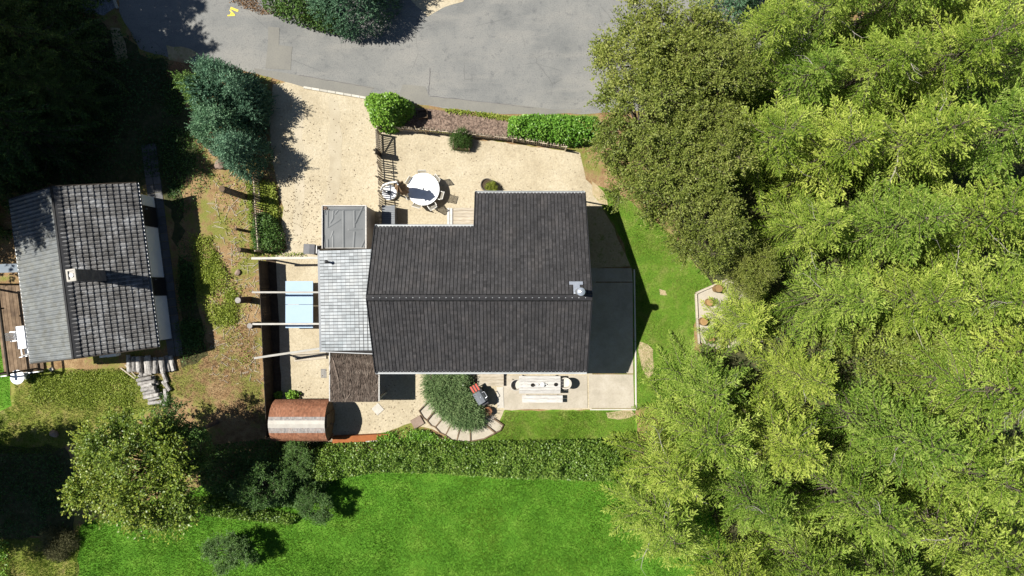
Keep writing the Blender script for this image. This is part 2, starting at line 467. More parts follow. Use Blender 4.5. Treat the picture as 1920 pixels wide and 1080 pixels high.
def vnoise(P, scale=1.0, seed=0):
    p = np.asarray(P) * scale + seed * 17.31
    i = np.floor(p).astype(np.int64); f = p - i; f = f * f * (3 - 2 * f)
    out = 0
    for dx in (0, 1):
        for dy in (0, 1):
            for dz in (0, 1):
                w = (f[:, 0] if dx else 1 - f[:, 0]) * (f[:, 1] if dy else 1 - f[:, 1]) * (f[:, 2] if dz else 1 - f[:, 2])
                out = out + w * hash3(i[:, 0] + dx, i[:, 1] + dy, i[:, 2] + dz)
    return out


def px_poly(pts, h=0.0):
    return [tuple(W(x, y, h)[:2]) for x, y in pts]


def ragged(poly, step=0.35, amp=0.07):
    out = []
    n = len(poly)
    for i in range(n):
        a = Vector((*poly[i], 0)); b = Vector((*poly[(i + 1) % n], 0))
        L = (b - a).length; k = max(1, int(L / step))
        d = (b - a).normalized() if L > 1e-6 else Vector((1, 0, 0)); s = Vector((-d.y, d.x, 0))
        for q in range(k):
            p = a.lerp(b, q / k)
            off = (mnoise.noise((p.x * 1.1, p.y * 1.1, 3.3)) * 1.3 + random.uniform(-.6, .6)) * amp
            p = p + s * off
            out.append((p.x, p.y))
    return out


def sheet(name, pts, z, mat, amp=0.07, kind='structure', parent=None, world=False):
    poly = list(pts) if world else px_poly(pts)
    if amp: poly = ragged(poly, amp=amp)
    m = MB(); n = len(poly)
    ar = sum(poly[i][0] * poly[(i + 1) % n][1] - poly[(i + 1) % n][0] * poly[i][1] for i in range(n))
    if ar < 0: poly.reverse()
    m.add([(x, y, z) for x, y in poly], [tuple(range(n))], .5)
    o = m.build(name, mat, parent)
    if parent is None: tag(o, kind=kind)
    return o


g = MB(); g.add([(-300, -300, 0), (300, -300, 0), (300, 300, 0), (-300, 300, 0)], [(0, 1, 2, 3)], .5)
tag(g.build('ground', M['ground']), kind='structure')

ROAD = [(215, -400), (223, 20), (262, 92), (345, 118), (400, 122), (480, 138), (575, 166), (640, 177), (700, 184), (790, 196),
        (870, 206), (945, 215), (1090, 213), (1240, 205), (1420, 150), (1560, 60), (1560, -400)]
sheet('road', ROAD, .004, M['asphalt'], .05)
sheet('gravel_verge', [(60, -300), (213, -300), (218, 12), (195, 30), (150, 22), (60, 10)], .004, M['gravel_grey'], .06)
VG = thing('pavement', None, None); VG['kind'] = 'structure'
for k, p in enumerate([[(476, 128), (560, 141), (640, 153), (702, 164), (690, 182), (640, 175), (575, 165), (480, 137)],
          [(755, 158), (798, 162), (804, 181), (960, 196), (1040, 206), (1090, 205), (1090, 212), (945, 214), (870, 205), (790, 195), (745, 189)],
          [(503, 50), (524, 52), (523, 84), (548, 88), (545, 131), (498, 128), (502, 86)]]):
    sheet('asphalt_patch', p, .008 + .004 * k, M['asphalt_new'], .015, parent=VG)
for k, (a, b) in enumerate((((806, 128), (804, 178)), ((560, 141), (700, 165)), ((806, 180), (1000, 202)))):
    p, q = W(*a), W(*b); d = (q - p).normalized(); s_ = Vector((-d.y, d.x, 0)) * .012; m = MB(); pts = [p.lerp(q, i / 14) + s_ * random.uniform(-2, 2) for i in range(15)]
    zz = Vector((0, 0, .021 + .001 * k)); m.add([x - s_ + zz for x in pts] + [x + s_ + zz for x in pts], [(i, i + 1, i + 16, i + 15) for i in range(14)], .5)
    m.build('tar_seam', M['stone_grey'], VG)
sheet('sand_patch', [(788, -120), (930, -120), (868, 2), (835, 14), (803, 30), (770, 0)], .010, M['gravel'], .05)

GRAVEL = [(575, 167), (640, 178), (700, 186), (706, 232), (760, 246), (860, 257), (960, 270), (1085, 287), (1100, 335), (1132, 378),
          (1120, 470), (1110, 768), (947, 768), (930, 800), (885, 826), (835, 815), (770, 792), (722, 812), (600, 832), (515, 826),
          (500, 490), (540, 466), (524, 440), (530, 390), (518, 340), (505, 240), (512, 160), (545, 152)]
sheet('gravel_yard', GRAVEL, .006, M['gravel'], .06)
for k, q in enumerate(([(548, 180), (566, 178), (572, 300), (566, 440), (548, 440), (552, 300)], [(618, 186), (636, 188), (640, 290), (630, 380), (612, 380), (620, 290)])):
    sheet('wheel_track', q, .009 + .001 * k, M['gravel_track'], .10)
sheet('ground_strip', [(499, 488), (518, 488), (531, 820), (512, 820)], .012, M['soil'], .03)  # darker ground strip along the foot of the board fence
sheet('ground_strip', [(1095, 388), (1128, 388), (1150, 430), (1182, 501), (1095, 501)], .0125, M['bare_earth'], .05)
sheet('mulch_bed', [(760, 200), (850, 208), (952, 226), (1000, 238), (1000, 268), (950, 262), (860, 250), (755, 236)], .011, M['mulch'], .05)
sheet('back_lawn', [(150, 985), (330, 925), (450, 900), (620, 868), (760, 850), (1000, 850), (1160, 850), (1300, 900), (1500, 1300), (130, 1300)], .008, M['lawn'], .12)
sheet('side_lawn', [(1120, 350), (1170, 370), (1260, 440), (1340, 540), (1305, 548), (1300, 650), (1290, 760), (1186, 768), (1187, 520), (1160, 430), (1128, 385)], .010, M['lawn_dry'], .10)
sheet('front_lawn', [(945, 770), (1190, 768), (1200, 850), (870, 850), (882, 830), (930, 806)], .012, M['lawn_dry'], .05)
sheet('corner_lawn', [(-160, 560), (8, 600), (22, 760), (-10, 775), (-160, 800)], .010, M['lawn'], .06)
sheet('rough_grass', [(18, 692), (130, 690), (262, 704), (290, 760), (250, 800), (110, 845), (-60, 835), (-60, 770), (20, 765)], .007, M['rough_grass'], .15)
sheet('rough_grass', [(-60, 1012), (130, 1005), (150, 1000), (140, 1300), (-60, 1300)], .007, M['rough_grass'], .12)
for k, q in enumerate(([(1200, 640), (1222, 655), (1226, 700), (1214, 712), (1202, 690)], [(1136, 772), (1180, 768), (1192, 778), (1160, 788), (1138, 784)], [(1236, 544), (1248, 545), (1250, 552), (1238, 553)], [(1110, 340), (1130, 360), (1140, 384), (1128, 384), (1112, 365)], [(312, 86), (340, 88), (372, 100), (352, 118), (318, 112)], [(208, 50), (228, 52), (240, 110), (220, 118)])):
    sheet('bare_patch', q, .016 + .001 * k, M['bare_earth'], .09)
sheet('forest_floor_and_shade', [(-200, 40), (120, 30), (200, 40), (262, 100), (330, 125), (352, 200), (372, 300), (345, 330), (335, 470), (300, 345), (100, 345), (-200, 360)], .0065, M['forest_floor_and_shade'], .25)  # shade of the spruces painted as a dark ground sheet
sheet('forest_floor_and_shade', [(-120, 838), (128, 838), (140, 900), (136, 1008), (-120, 1010)], .0075, M['forest_floor_and_shade'], .2)  # dark sheet standing in for the shade of the trees left of the frame
sheet('forest_floor_and_shade', [(335, 480), (362, 500), (376, 600), (390, 665), (340, 690)], .0066, M['forest_floor_and_shade'], .12)  # cottage's cast shadow deepened by a dark sheet
sheet('forest_floor_and_shade', [(1250, 330), (1500, 100), (2200, -300), (2200, 1400), (1500, 1300), (1250, 860), (1300, 770), (1330, 560)], .006, M['forest_floor_and_shade'], .2)

# concrete terrace east of the house: slabs with an open joint, a kerb along the edge
CT = thing('terrace', None, None, (0, 0, 0)); CT['kind'] = 'structure'
for pts in ([(1080, 503), (1184, 503), (1186, 528), (1080, 528)],
            [(1080, 530), (1186, 530), (1187, 700), (1080, 700)],
            [(1104, 702), (1187, 702), (1189, 765), (1104.5, 765)],
            [(944, 704), (1100.5, 704), (1101.5, 765), (946, 768), (938, 745)]):
    MB().prism(px_poly(pts), -.05, .03, .5).build('slab', M['concrete'], CT)
for a, b in (((1189, 505), (1191, 640)), ((1191, 641), (1192, 765)), ((1106, 767.5), (1192, 767.5))):
    p, q = W(*a), W(*b)
    MB().bar(p + Vector((0, 0, .01)), q + Vector((0, 0, .01)), .07, .12).build('kerb_stone', M['kerb'], CT)

# low kerb between road and driveway
KB = thing('kerb', None, None); KB['kind'] = 'structure'
kp = [W(570 + 15 * i, 164.5 + 2.55 * i) for i in range(9)]
for a, b in zip(kp[:-1], kp[1:]):
    d = (b - a) * .02
    MB().bar(a + d + Vector((0, 0, .05)), b - d + Vector((0, 0, .05 + random.uniform(-.01, .01))), .11, .12).build('kerb_stone', M['kerb'], KB)
p, q = W(210, -12), W(221, 16)
MB().bar(p + Vector((0, 0, .04)), q + Vector((0, 0, .04)), .12, .1).build('kerb_stone', M['kerb'], KB)

# painted mark on the road
def strokes(name, mat, origin, right, up, size, segs, w, z, parent):
    m = MB()
    for i, (x0, y0, x1, y1) in enumerate(segs):
        a = origin + right * (x0 * size) + up * (y0 * size); b = origin + right * (x1 * size) + up * (y1 * size)
        d = (b - a).normalized(); s = Vector((-d.y, d.x, 0)) * w / 2; e = d * w * .3
        zz = Vector((0, 0, z + .0015 * i))
        m.add([a - e - s + zz, b + e - s + zz, b + e + s + zz, a - e + s + zz], [(0, 1, 2, 3)])
    return m.build(name, mat, parent)


RM = thing('road_marking', 'yellow painted characters on the asphalt beside the hedge island', 'road marking', W(437, 22))
o0 = Vector((0, 0, 0))
rgt = Vector((-.37, -.93, 0)); upv = Vector((.93, -.37, 0))
c1 = W(439.5, 17.8) - W(437, 22); c2 = W(434.5, 26.3) - W(437, 22)
strokes('numeral', M['yellow_paint'], c1, rgt, upv, .36, [(0, -.5, 0, .5)], .125, .014, RM)
strokes('letter', M['yellow_paint'], c2, rgt, upv, .30, [(-.5, -.5, 0, .55), (.5, -.5, 0, .55), (-.28, -.1, .28, -.1)], .075, .014, RM)


# ------------------------------------------------------------------ roofs, walls
class TilePlane:
    """a slope: origin at the ridge, u along the ridge, v down the slope, n outwards"""
    def __init__(self, o, u, v):
        self.o = Vector(o); self.u = Vector(u).normalized(); self.v = Vector(v).normalized()
        self.n = self.u.cross(self.v)
        if self.n.z < 0: self.n = -self.n

    def p(self, a, b, c):
        return self.o + self.u * a + self.v * b + self.n * c


def flat_tile(m, T, a0, a1, b0, b1, t0=.012, t1=.034, tint=None):
    j = random.uniform(-.003, .003)
    vs = [T.p(a0, b0, -.01), T.p(a1, b0, -.01), T.p(a1, b1, t1 - .022), T.p(a0, b1, t1 - .022),
          T.p(a0, b0, t0 + j), T.p(a1, b0, t0 + j), T.p(a1, b1, t1 + j), T.p(a0, b1, t1 + j)]
    fs = [(4, 5, 6, 7), (2, 3, 7, 6), (0, 4, 7, 3), (1, 2, 6, 5)]
    if T.u.cross(T.v).dot(T.n) < 0: fs = [tuple(reversed(f)) for f in fs]
    m.add(vs, fs, tint)


def slab_poly(m, pts, n, t):
    """a flat polygon given as points, thickened downwards by t along n"""
    k = len(pts)
    vs = list(pts) + [p - n * t for p in pts]
    fs = [tuple(range(k)), tuple(range(2 * k - 1, k - 1, -1))] + [(i, i + k, (i + 1) % k + k, (i + 1) % k) for i in range(k)]
    m.add(vs, fs, .5)


# --- the bungalow
XL, XN, XR = -6.33, -1.74, 3.47
YR, ZR, SL = -.42, 5.80, .557
YS, YNL, YNR = -3.885, 2.835, 4.52
zN = lambda y: ZR - SL * (y - YR)
zS = lambda y: ZR - SL * (YR - y)
house = thing('house', 'brown-black tiled bungalow with stepped north eave in the middle of the plot', 'house', (-1.4, 0, 0))
off = Vector((-1.4, 0, 0))


def hl(p): return Vector(p) - off


wl = MB()
wi = .32
x0, x1, xn = XL + wi, XR - wi, XN + wi
y0, yl, yr = YS + wi, YNL - wi, YNR - wi
t = .25


def wall(m, a, b, ztop_a, ztop_b, mid=None):
    """upright wall from a to b (x, y), with its top following the roof"""
    a = Vector((*a, 0)); b = Vector((*b, 0)); d = (b - a).normalized(); s = Vector((-d.y, d.x, 0)) * t / 2
    prof = [(a, ztop_a)] + ([(Vector((*mid[0], 0)), mid[1])] if mid else []) + [(b, ztop_b)]
    vs = []
    for q, z in prof:
        for sg in (1, -1):
            vs.append(hl(q + s * sg)); vs.append(hl(q + s * sg + Vector((0, 0, z))))
    fs = []
    for k in range(len(prof) - 1):
        i = 4 * k
        fs += [(i, i + 1, i + 5, i + 4), (i + 2, i + 6, i + 7, i + 3), (i + 1, i + 3, i + 7, i + 5)]
    e = 4 * (len(prof) - 1)
    fs += [(0, 2, 3, 1), (e, e + 1, e + 3, e + 2)]
    m.add(vs, fs, .5)


dz = .20
wall(wl, (x0, y0 + t / 2), (x1, y0 + t / 2), zS(y0) - dz, zS(y0) - dz)
wall(wl, (x1 - t / 2, y0 + t), (x1 - t / 2, yr - t), zS(y0 + t) - dz, zN(yr - t) - dz, ((x1 - t / 2, YR), ZR - dz))
wall(wl, (x0 + t / 2, y0 + t), (x0 + t / 2, yl - t), zS(y0 + t) - dz, zN(yl - t) - dz, ((x0 + t / 2, YR), ZR - dz))
wall(wl, (x0, yl - t / 2), (xn, yl - t / 2), zN(yl) - dz, zN(yl) - dz)
wall(wl, (xn, yr - t / 2), (x1, yr - t / 2), zN(yr) - dz, zN(yr) - dz)
wall(wl, (xn + t / 2, yl), (xn + t / 2, yr - t), zN(yl) - dz, zN(yr - t) - dz)
wl.build('wall', M['cladding'], house)
# openings in the walls that other viewpoints would show
for (c, s) in (((x1 + .012, 1.6, 1.5), (.06, 1.4, 1.2)), ((x1 + .012, -2.2, 1.5), (.06, 1.2, 1.2))):
    wf = MB(); wf.box(hl(c), (s[0], s[1] + .16, s[2] + .16)); wf = wf.build('window', M['white_paint'], house)
    MB().box(hl((c[0] + .03, c[1], c[2])), (.04, s[1], s[2])).build('pane', M['glass'], wf)
for x, wd, zc, hh in ((-.9, 1.8, 1.05, 2.1), (1.9, 1.5, 1.5, 1.2), (-4.6, 1.2, 1.6, 1.0)):
    wf = MB(); wf.box(hl((x, y0 - .012, zc)), (wd + .16, .06, hh + .16)); wf = wf.build('patio_door' if hh > 2 else 'window', M['white_paint'], house)
    MB().box(hl((x, y0 - .045, zc)), (wd, .04, hh)).build('pane', M['glass'], wf)
dr = MB().box(hl((-2.6, yl + .012, 1.0)), (.95, .06, 2.0)).build('door', M['wood_brown'], house)
MB().bar(hl((-2.25, yl + .06, 1.0)), hl((-2.25, yl + .10, 1.0)), .03, .12).build('handle', M['steel'], dr)

rf = MB()
Nn = Vector((0, SL, 1)).normalized(); Ns = Vector((0, -SL, 1)).normalized()
slab_poly(rf, [hl((XL, YR, ZR)), hl((XR, YR, ZR)), hl((XR, YNR, zN(YNR))), hl((XN, YNR, zN(YNR))), hl((XN, YNL, zN(YNL))), hl((XL, YNL, zN(YNL)))][::-1], Nn, .13)
slab_poly(rf, [hl((XL, YS, zS(YS))), hl((XR, YS, zS(YS))), hl((XR, YR, ZR)), hl((XL, YR, ZR))][::-1], Ns, .13)
# make the sheets face outwards
roof = rf.build('roof', M['roof_board'], house)
import bmesh
bm = bmesh.new(); bm.from_mesh(roof.data); bmesh.ops.recalc_face_normals(bm, faces=bm.faces[:]); bm.to_mesh(roof.data); bm.free()

tl = MB()
DU = (XR - XL) / 60
cosr = 1 / math.sqrt(1 + SL * SL)
for T, ymaxf in ((TilePlane(hl((XL, YR, ZR)), (1, 0, 0), (0, 1, -SL)), 'n'), (TilePlane(hl((XL, YR, ZR)), (1, 0, 0), (0, -1, -SL)), 's')):
    gap = .034
    for i in range(60):
        xm = XL + (i + .5) * DU
        if ymaxf == 's': ln = (YR - YS) / cosr
        else: ln = ((YNR if xm > XN else YNL) - YR) / cosr
        nv = round(ln / .165); dv = ln / nv
        cj = random.uniform(-.12, .12)
        for k in range(nv):
            flat_tile(tl, T, i * DU + gap / 2, (i + 1) * DU - gap / 2, k * dv, (k + 1) * dv + (.02 if k == nv - 1 else .004),
                      tint=min(1, max(0, random.gauss(.5 + cj, .22))))
tag(tl.build('roof_tiles', M['dark_tile'], roof), kind='stuff')
# ridge tiles
nr = 34; step = (XR - XL) / nr
rm = MB()
prof = [(-.15, -.06), (-.11, .035), (0, .085), (.11, .035), (.15, -.06)]
vs = []
for xe, k in ((0, 1.0), (step * 1.08, 1.12)):
    vs += [(xe, y * k, z * k) for y, z in prof] + [(xe, y * k * .85, z * k - .03) for y, z in prof]
fs = [(j, j + 1, 11 + j, 10 + j) for j in range(4)] + [(10 + j, 11 + j, 16 + j, 15 + j) for j in range(4)] + [(j + 5, j + 6, j + 1, j) for j in range(4)]
rm.add(vs, [tuple(reversed(f)) for f in fs], .5)
rme = rm.mesh('ridge_tile', M['ridge_tile'])
clip = MB(); clip.box((step * 1.03, 0, .105), (.05, .05, .03)); clme = clip.mesh('clip', M['zinc'])
for i in range(nr):
    link('ridge_tile', rme, roof, hl((XL + i * step, YR, ZR + .02)))
cm = MB()
for i in range(1, nr): cm.box(hl((XL + i * step + .01, YR, ZR + .125)), (.028, .030, .014))
tag(cm.build('ridge_clips', M['zinc'], roof), kind='stuff')


def gutter(x0, x1, y, z, parent, sgn):
    m = MB()
    m.box(hl(((x0 + x1) / 2, y + sgn * .10, z - .07)), (x1 - x0, .012, .12))
    m.box(hl(((x0 + x1) / 2, y + sgn * .045, z - .125)), (x1 - x0, .10, .012))
    m.box(hl(((x0 + x1) / 2, y - sgn * .01, z - .06)), (x1 - x0, .012, .14))
    for x in (x0 + .006, x1 - .006): m.box(hl((x, y + sgn * .045, z - .07)), (.012, .098, .10))
    return m.build('gutter', M['zinc'], parent)


gutter(XL, XN - .02, YNL, zN(YNL) + .02, house, 1)
gutter(XN - .02, XR, YNR, zN(YNR) + .02, house, 1)
gutter(XL, XR, YS, zS(YS) + .02, house, -1)
for x in (XL - .02, XR + .02):
    m = MB(); m.bar(hl((x, YR, ZR - .04)), hl((x, YS, zS(YS) - .04)), .035, .2)
    yn = YNL if x < 0 else YNR
    m.bar(hl((x, YR, ZR - .04)), hl((x, yn, zN(yn) - .04)), .035, .2); m.build('verge_board', M['black_metal'], house)
m = MB(); m.bar(hl((XN - .02, YNL, zN(YNL) - .04)), hl((XN - .02, YNR, zN(YNR) - .04)), .035, .2); m.build('verge_board', M['black_metal'], house)
for x, y in ((XL + .1, YS - .06), (XR - .1, YS - .06), (XR - .1, YNR + .06)):
    zt = (zS(YS) if y < 0 else zN(YNR)) - .13
    MB().cyl(hl((x, y, 0)), hl((x, y, zt)), .04, n=8).build('downpipe', M['zinc'], house)
# steel flue with lead flashing close to the ridge
fx, fy = 2.88, -.155
T = TilePlane(hl((0, YR, ZR)), (1, 0, 0), (0, 1, -SL))
fl = MB()
for a0, a1, b0, b1, c in ((fx - .36, fx + .24, .62, .78, .048), (fx - .19, fx + .10, .16, .64, .046)):
    fl.add([T.p(a, b, c + d) for d in (0, .008) for a, b in ((a0, b0), (a1, b0), (a1, b1), (a0, b1))],
           [(3, 2, 1, 0), (4, 5, 6, 7), (0, 1, 5, 4), (1, 2, 6, 5), (2, 3, 7, 6), (3, 0, 4, 7)])
fl.build('flashing', M['steel'], roof)
ch = MB().lathe([(.15, -.25), (.15, 1.16)], hl((fx, fy, ZR)), 18).build('chimney', M['steel'], roof)
MB().lathe([(.16, 0), (.185, .03), (.17, .09), (.09, .15), (.02, .17)], hl((fx, fy, ZR + 1.22)), 20).build('chimney_cap', M['steel'], roof, smooth=False)
MB().cyl(hl((fx, fy, ZR + 1.15)), hl((fx, fy, ZR + 1.225)), .11, n=12).build('chimney_collar', M['black_metal'], roof)

# --- shed with silver-grey tiles against the house's west gable
sh = thing('shed', 'lean-to shed with silvery grey tiled roof against the bungalow gable', 'shed', (W(650, 565, 2.7)[0], W(650, 565, 2.7)[1], 0))
so = sh.location.copy()
A = W(599, 470, 2.45); B = W(603, 658, 2.45); C_ = W(708, 663, 2.95); D = W(708, 466, 2.95)
C_.x = D.x = XL + .20
u = (B - A); v = (D - A)
wlm = MB()
fx0, fx1, fy0, fy1 = A.x + .12, D.x - .5, B.y + .12, A.y - .12
for c, s in ((((fx0 + .05), (fy0 + fy1) / 2, 1.16), (.1, fy1 - fy0, 2.32)), (((fx0 + fx1) / 2 + .05, fy0 + .05, 1.16), (fx1 - fx0 - .1, .1, 2.32)),
             (((fx0 + fx1) / 2 + .05, fy1 - .05, 1.16), (fx1 - fx0 - .1, .1, 2.32))):
    wlm.box(Vector(c) - so, s)
wlm.build('wall', M['wood_brown'], sh)
sr = MB(); nn = u.cross(v).normalized()
if nn.z < 0: nn = -nn
slab_poly(sr, [A - so, B - so, C_ - so, D - so], nn, .08)
sroof = sr.build('roof', M['roof_board'], sh)
T = TilePlane(A - so, u, v)
st = MB(); NU, NV = 31, 15
ul = u.length / NU; vl = v.length / NV
for i in range(NU):
    for k in range(NV):
        # lower edge of a tile is towards A (west)
        a0, a1 = i * ul + .013, (i + 1) * ul - .013
        b1, b0 = k * vl + .012, (k + 1) * vl - .010
        vs = [T.p(a0, b0, -.005), T.p(a1, b0, -.005), T.p(a1, b1, .01), T.p(a0, b1, .01), T.p(a0, b0, .008), T.p(a1, b0, .008), T.p(a1, b1, .04), T.p(a0, b1, .04)]
        fsx = [(4, 5, 6, 7), (2, 3, 7, 6), (0, 4, 7, 3), (1, 2, 6, 5)]
        if (vs[5] - vs[4]).cross(vs[6] - vs[5]).dot(T.n) < 0: fsx = [tuple(reversed(f)) for f in fsx]
        st.add(vs, fsx)
tag(st.build('roof_tiles', M['silver_tile'], sroof), kind='stuff')
m = MB(); m.bar(A - so + Vector((-.05, .05, -.05)), B - so + Vector((-.05, -.05, -.05)), .1, .1); m.build('gutter', M['grey_metal'], sh)
m = MB(); m.bar(B - so + Vector((0, -.03, -.02)), C_ - so + Vector((0, -.03, -.02)), .04, .14); m.build('verge_board', M['grey_metal'], sh)
vp = W(612, 491, 2.9) - so
MB().cyl(vp + Vector((0, 0, -.45)), vp, .055, n=10).build('vent_pipe', M['black_metal'], sh)
MB().lathe([(.085, 0), (.085, .05), (.02, .09)], vp, 10).build('vent_cap', M['black_metal'], sh)

# --- flat roof box with wrinkled membrane
A = W(604, 385, 2.3); B = W(686, 466, 2.3)
fb = thing('store', 'flat-roofed storage shed covered with wrinkled grey membrane beside the silver roof', 'shed', ((A.x + B.x) / 2, (A.y + B.y) / 2, 0))
wx, wy = B.x - A.x, A.y - B.y
m = MB()
m.box((0, wy / 2 - .06, 1.09), (wx - .04, .08, 2.18)); m.box((0, -wy / 2 + .06, 1.09), (wx - .04, .08, 2.18))
m.box((-wx / 2 + .06, 0, 1.09), (.08, wy - .2, 2.18)); m.box((wx / 2 - .06, 0, 1.09), (.08, wy - .2, 2.18))
m.build('wall', M['wood_grey'], fb)
NX, NY = 110, 110
gx = np.linspace(-wx / 2 + .05, wx / 2 - .05, NX); gy = np.linspace(-wy / 2 + .05, wy / 2 - .05, NY)
X, Y = np.meshgrid(gx, gy)
U = (X + wx / 2) / wx; Vv = (wy / 2 - Y) / wy
Z = np.zeros_like(X)


def crease(u0, v0, u1, v1, hgt, wd):
    dx, dy = u1 - u0, v1 - v0; l2 = dx * dx + dy * dy
    tt = np.clip(((U - u0) * dx + (Vv - v0) * dy) / l2, 0, 1)
    dist = np.hypot(U - u0 - tt * dx, Vv - v0 - tt * dy)
    return .55 * hgt * np.exp(-(dist / (wd * .8)) ** 2)


for c in ((.48, .12, .485, 1, .05, .014), (.73, .12, .735, .5, .04, .014), (.735, .62, .71, 1, .04, .014), (.94, .0, .76, .4, .05, .015),
          (.12, .12, .12, .5, .04, .014), (.12, .8, .125, 1, .04, .014), (.25, .12, .24, .3, .035, .014), (.24, .3, .18, .4, .03, .014),
          (.35, .12, .29, .2, .03, .012), (.04, .1, .07, .2, .04, .014), (.14, .5, .40, .33, .02, .014), (.88, 1, .97, .8, .05, .014),
          (.93, 1, .99, .9, .04, .012), (.03, .7, .05, 1, .035, .014), (.24, .7, .24, 1, .02, .014), (.20, .72, .24, .6, .02, .014), (.6, .56, .9, .55, .012, .016),
          (.0, .105, 1, .10, .025, .014)):
    Z = np.maximum(Z, crease(*c))
Z += .012 * vnoise(np.stack([X.ravel(), Y.ravel(), X.ravel() * 0], 1), 2.2).reshape(X.shape)
Vx = np.stack([X.ravel(), Y.ravel(), 2.2 + Z.ravel()], 1)
idx = np.arange(NX * NY).reshape(NY, NX)
F = np.stack([idx[:-1, :-1], idx[:-1, 1:], idx[1:, 1:], idx[1:, :-1]], -1).reshape(-1, 4)
me = np_mesh('roof_membrane', Vx, F, np.full(len(F), .5), M['membrane']); me.shade_smooth()
link('roof_membrane', me, fb)
for (c, s) in (((-wx / 2, 0, 2.24), (.05, wy, .14)), ((wx / 2, 0, 2.24), (.06, wy, .14)), ((0, wy / 2 - .01, 2.235), (wx - .06, .04, .13))):
    MB().box(c, s).build('roof_edge', M['wood_grey'], fb)
m = MB()
for _ in range(26):
    p = Vector((-wx / 2 + .08 + abs(random.gauss(0, .08)), wy / 2 - .08 - abs(random.gauss(0, .06)), 2.25)); an = random.uniform(0, 6.3)
    m.bar(p, p + Vector((math.cos(an) * .06, math.sin(an) * .06, .01)), .03, .006)
tag(m.build('leaf_litter', M['mulch'], fb), kind='stuff')

# --- brushwood roofed shelter
A = W(617, 660, 2.2); B = W(712, 752, 2.2)
bs = thing('shelter', 'open shelter roofed with dark brown brushwood beside the bungalow', 'shelter', ((A.x + B.x) / 2, (A.y + B.y) / 2, 0))
wx, wy = B.x - A.x, A.y - B.y
for sx in (-1, 1):
    for sy in (-1, 1):
        MB().box((sx * (wx / 2 - .1), sy * (wy / 2 - .1), 1.06), (.1, .1, 2.12)).build('post', M['wood_grey'], bs)
MB().box((0, 0, 2.14), (wx - .14, wy - .06, .04)).build('roof', M['wood_dark'], bs)
for sx in (-1, 1): MB().box((sx * (wx / 2 - .03), 0, 2.17), (.05, wy, .12)).build('roof_edge', M['wood_grey'], bs)
MB().box((0, -wy / 2 + .0, 2.15), (wx - .12, .04, .1)).build('roof_edge', M['wood_grey'], bs)
m = MB()
for _ in range(2600):
    x = random.uniform(-wx / 2 + .08, wx / 2 - .06); y = random.uniform(-wy / 2, wy / 2 - .1)
    l = random.uniform(.15, .5); z = 2.18 + random.uniform(0, .06); s = random.gauss(0, .05)
    y1 = max(-wy / 2 - .04, min(wy / 2, y - l))
    m.bar((x, y, z), (x + s, y1, z + random.uniform(-.02, .02)), .018, .014)
for x0_, y0_, x1_, y1_ in ((-.35, -1.05, -.2, -.85), (.9, -.7, 1.1, -.72), (1.0, -.8, 1.1, -.62), (-1.0, .8, -.75, -.2), (-1.05, .9, -.85, 0)):
    m.bar((x0_, y0_, 2.27), (x1_, y1_, 2.27), .03, .02, tint=1)
tag(m.build('brushwood', M['thatch'], bs), kind='stuff')

# --- neighbour's house, turned a little
NB = thing('cottage', 'neighbouring cottage with weathered grey wavy tiles and white wall', 'house', (-20.72, .72, 0), R(7.3))
HW, HL, ZE, ZT = 3.06, 4.0, 2.5, 3.95
sl2 = (ZT - ZE) / HW
m = MB(); wz = 2.25
wx_ = HW - .48
m.box((wx_ - .1, 0, wz / 2), (.2, 2 * HL - .6, wz)); m.box((-wx_ + .1, 0, wz / 2), (.2, 2 * HL - .6, wz))
for sy in (-1, 1):
    y = sy * (HL - .4)
    a = wx_ - .2
    zt_ = ZE + sl2 * (HW - a) - .15
    vs = []
    for yy in (y - .1, y + .1): vs += [(-a, yy, 0), (a, yy, 0), (a, yy, zt_), (0, yy, ZT - .15), (-a, yy, zt_)]
    m.add(vs, [(0, 1, 2, 3, 4), (9, 8, 7, 6, 5), (0, 5, 6, 1), (1, 6, 7, 2), (2, 7, 8, 3), (3, 8, 9, 4), (4, 9, 5, 0)], .5)
m.build('wall', M['render_white'], NB)
for yc, ln in ((2.62, 1.05), (-.98, .95)):
    d = MB().box((wx_ + .012, yc, 1.0), (.05, ln, 2.0)).build('door', M['black_metal'], NB)
    MB().box((wx_ + .05, yc + .35, 1.0), (.05, .04, .14)).build('handle', M['steel'], d)
rmb = MB()
for sx in (-1, 1):
    n_ = Vector((sx * sl2, 0, 1)).normalized()
    slab_poly(rmb, [Vector((0, -HL, ZT)), Vector((0, HL, ZT)), Vector((sx * HW, HL, ZE)), Vector((sx * HW, -HL, ZE))], n_, .1)
nroof = rmb.build('roof', M['roof_board'], NB)
bm = bmesh.new(); bm.from_mesh(nroof.data); bmesh.ops.recalc_face_normals(bm, faces=bm.faces[:]); bm.to_mesh(nroof.data); bm.free()


def wavy_tile_verts(T, a0, wa, b0, lb, hgt):
    """one roll of a wavy tile: across u the wave, down v the lap"""
    vs = []
    pr = ((0, .0), (.18, .05), (.38, .85), (.55, 1), (.75, .7), (.92, .1), (1.0, 0))
    for k, (bb, lift) in enumerate(((b0, .0), (b0 + lb, .05))):
        for q, hh in pr: vs.append(T.p(a0 + q * wa, bb, lift + .012 + hh * hgt))
    for q, hh in pr: vs.append(T.p(a0 + q * wa, b0 + lb, .0 + hh * hgt * .9))
    n = len(pr)
    fs = [(j, j + 1, n + j + 1, n + j) for j in range(n - 1)] + [(n + j, n + j + 1, 2 * n + j + 1, 2 * n + j) for j in range(n - 1)]
    if T.u.cross(T.v).dot(T.n) < 0: fs = [tuple(reversed(f)) for f in fs]
    return vs, fs


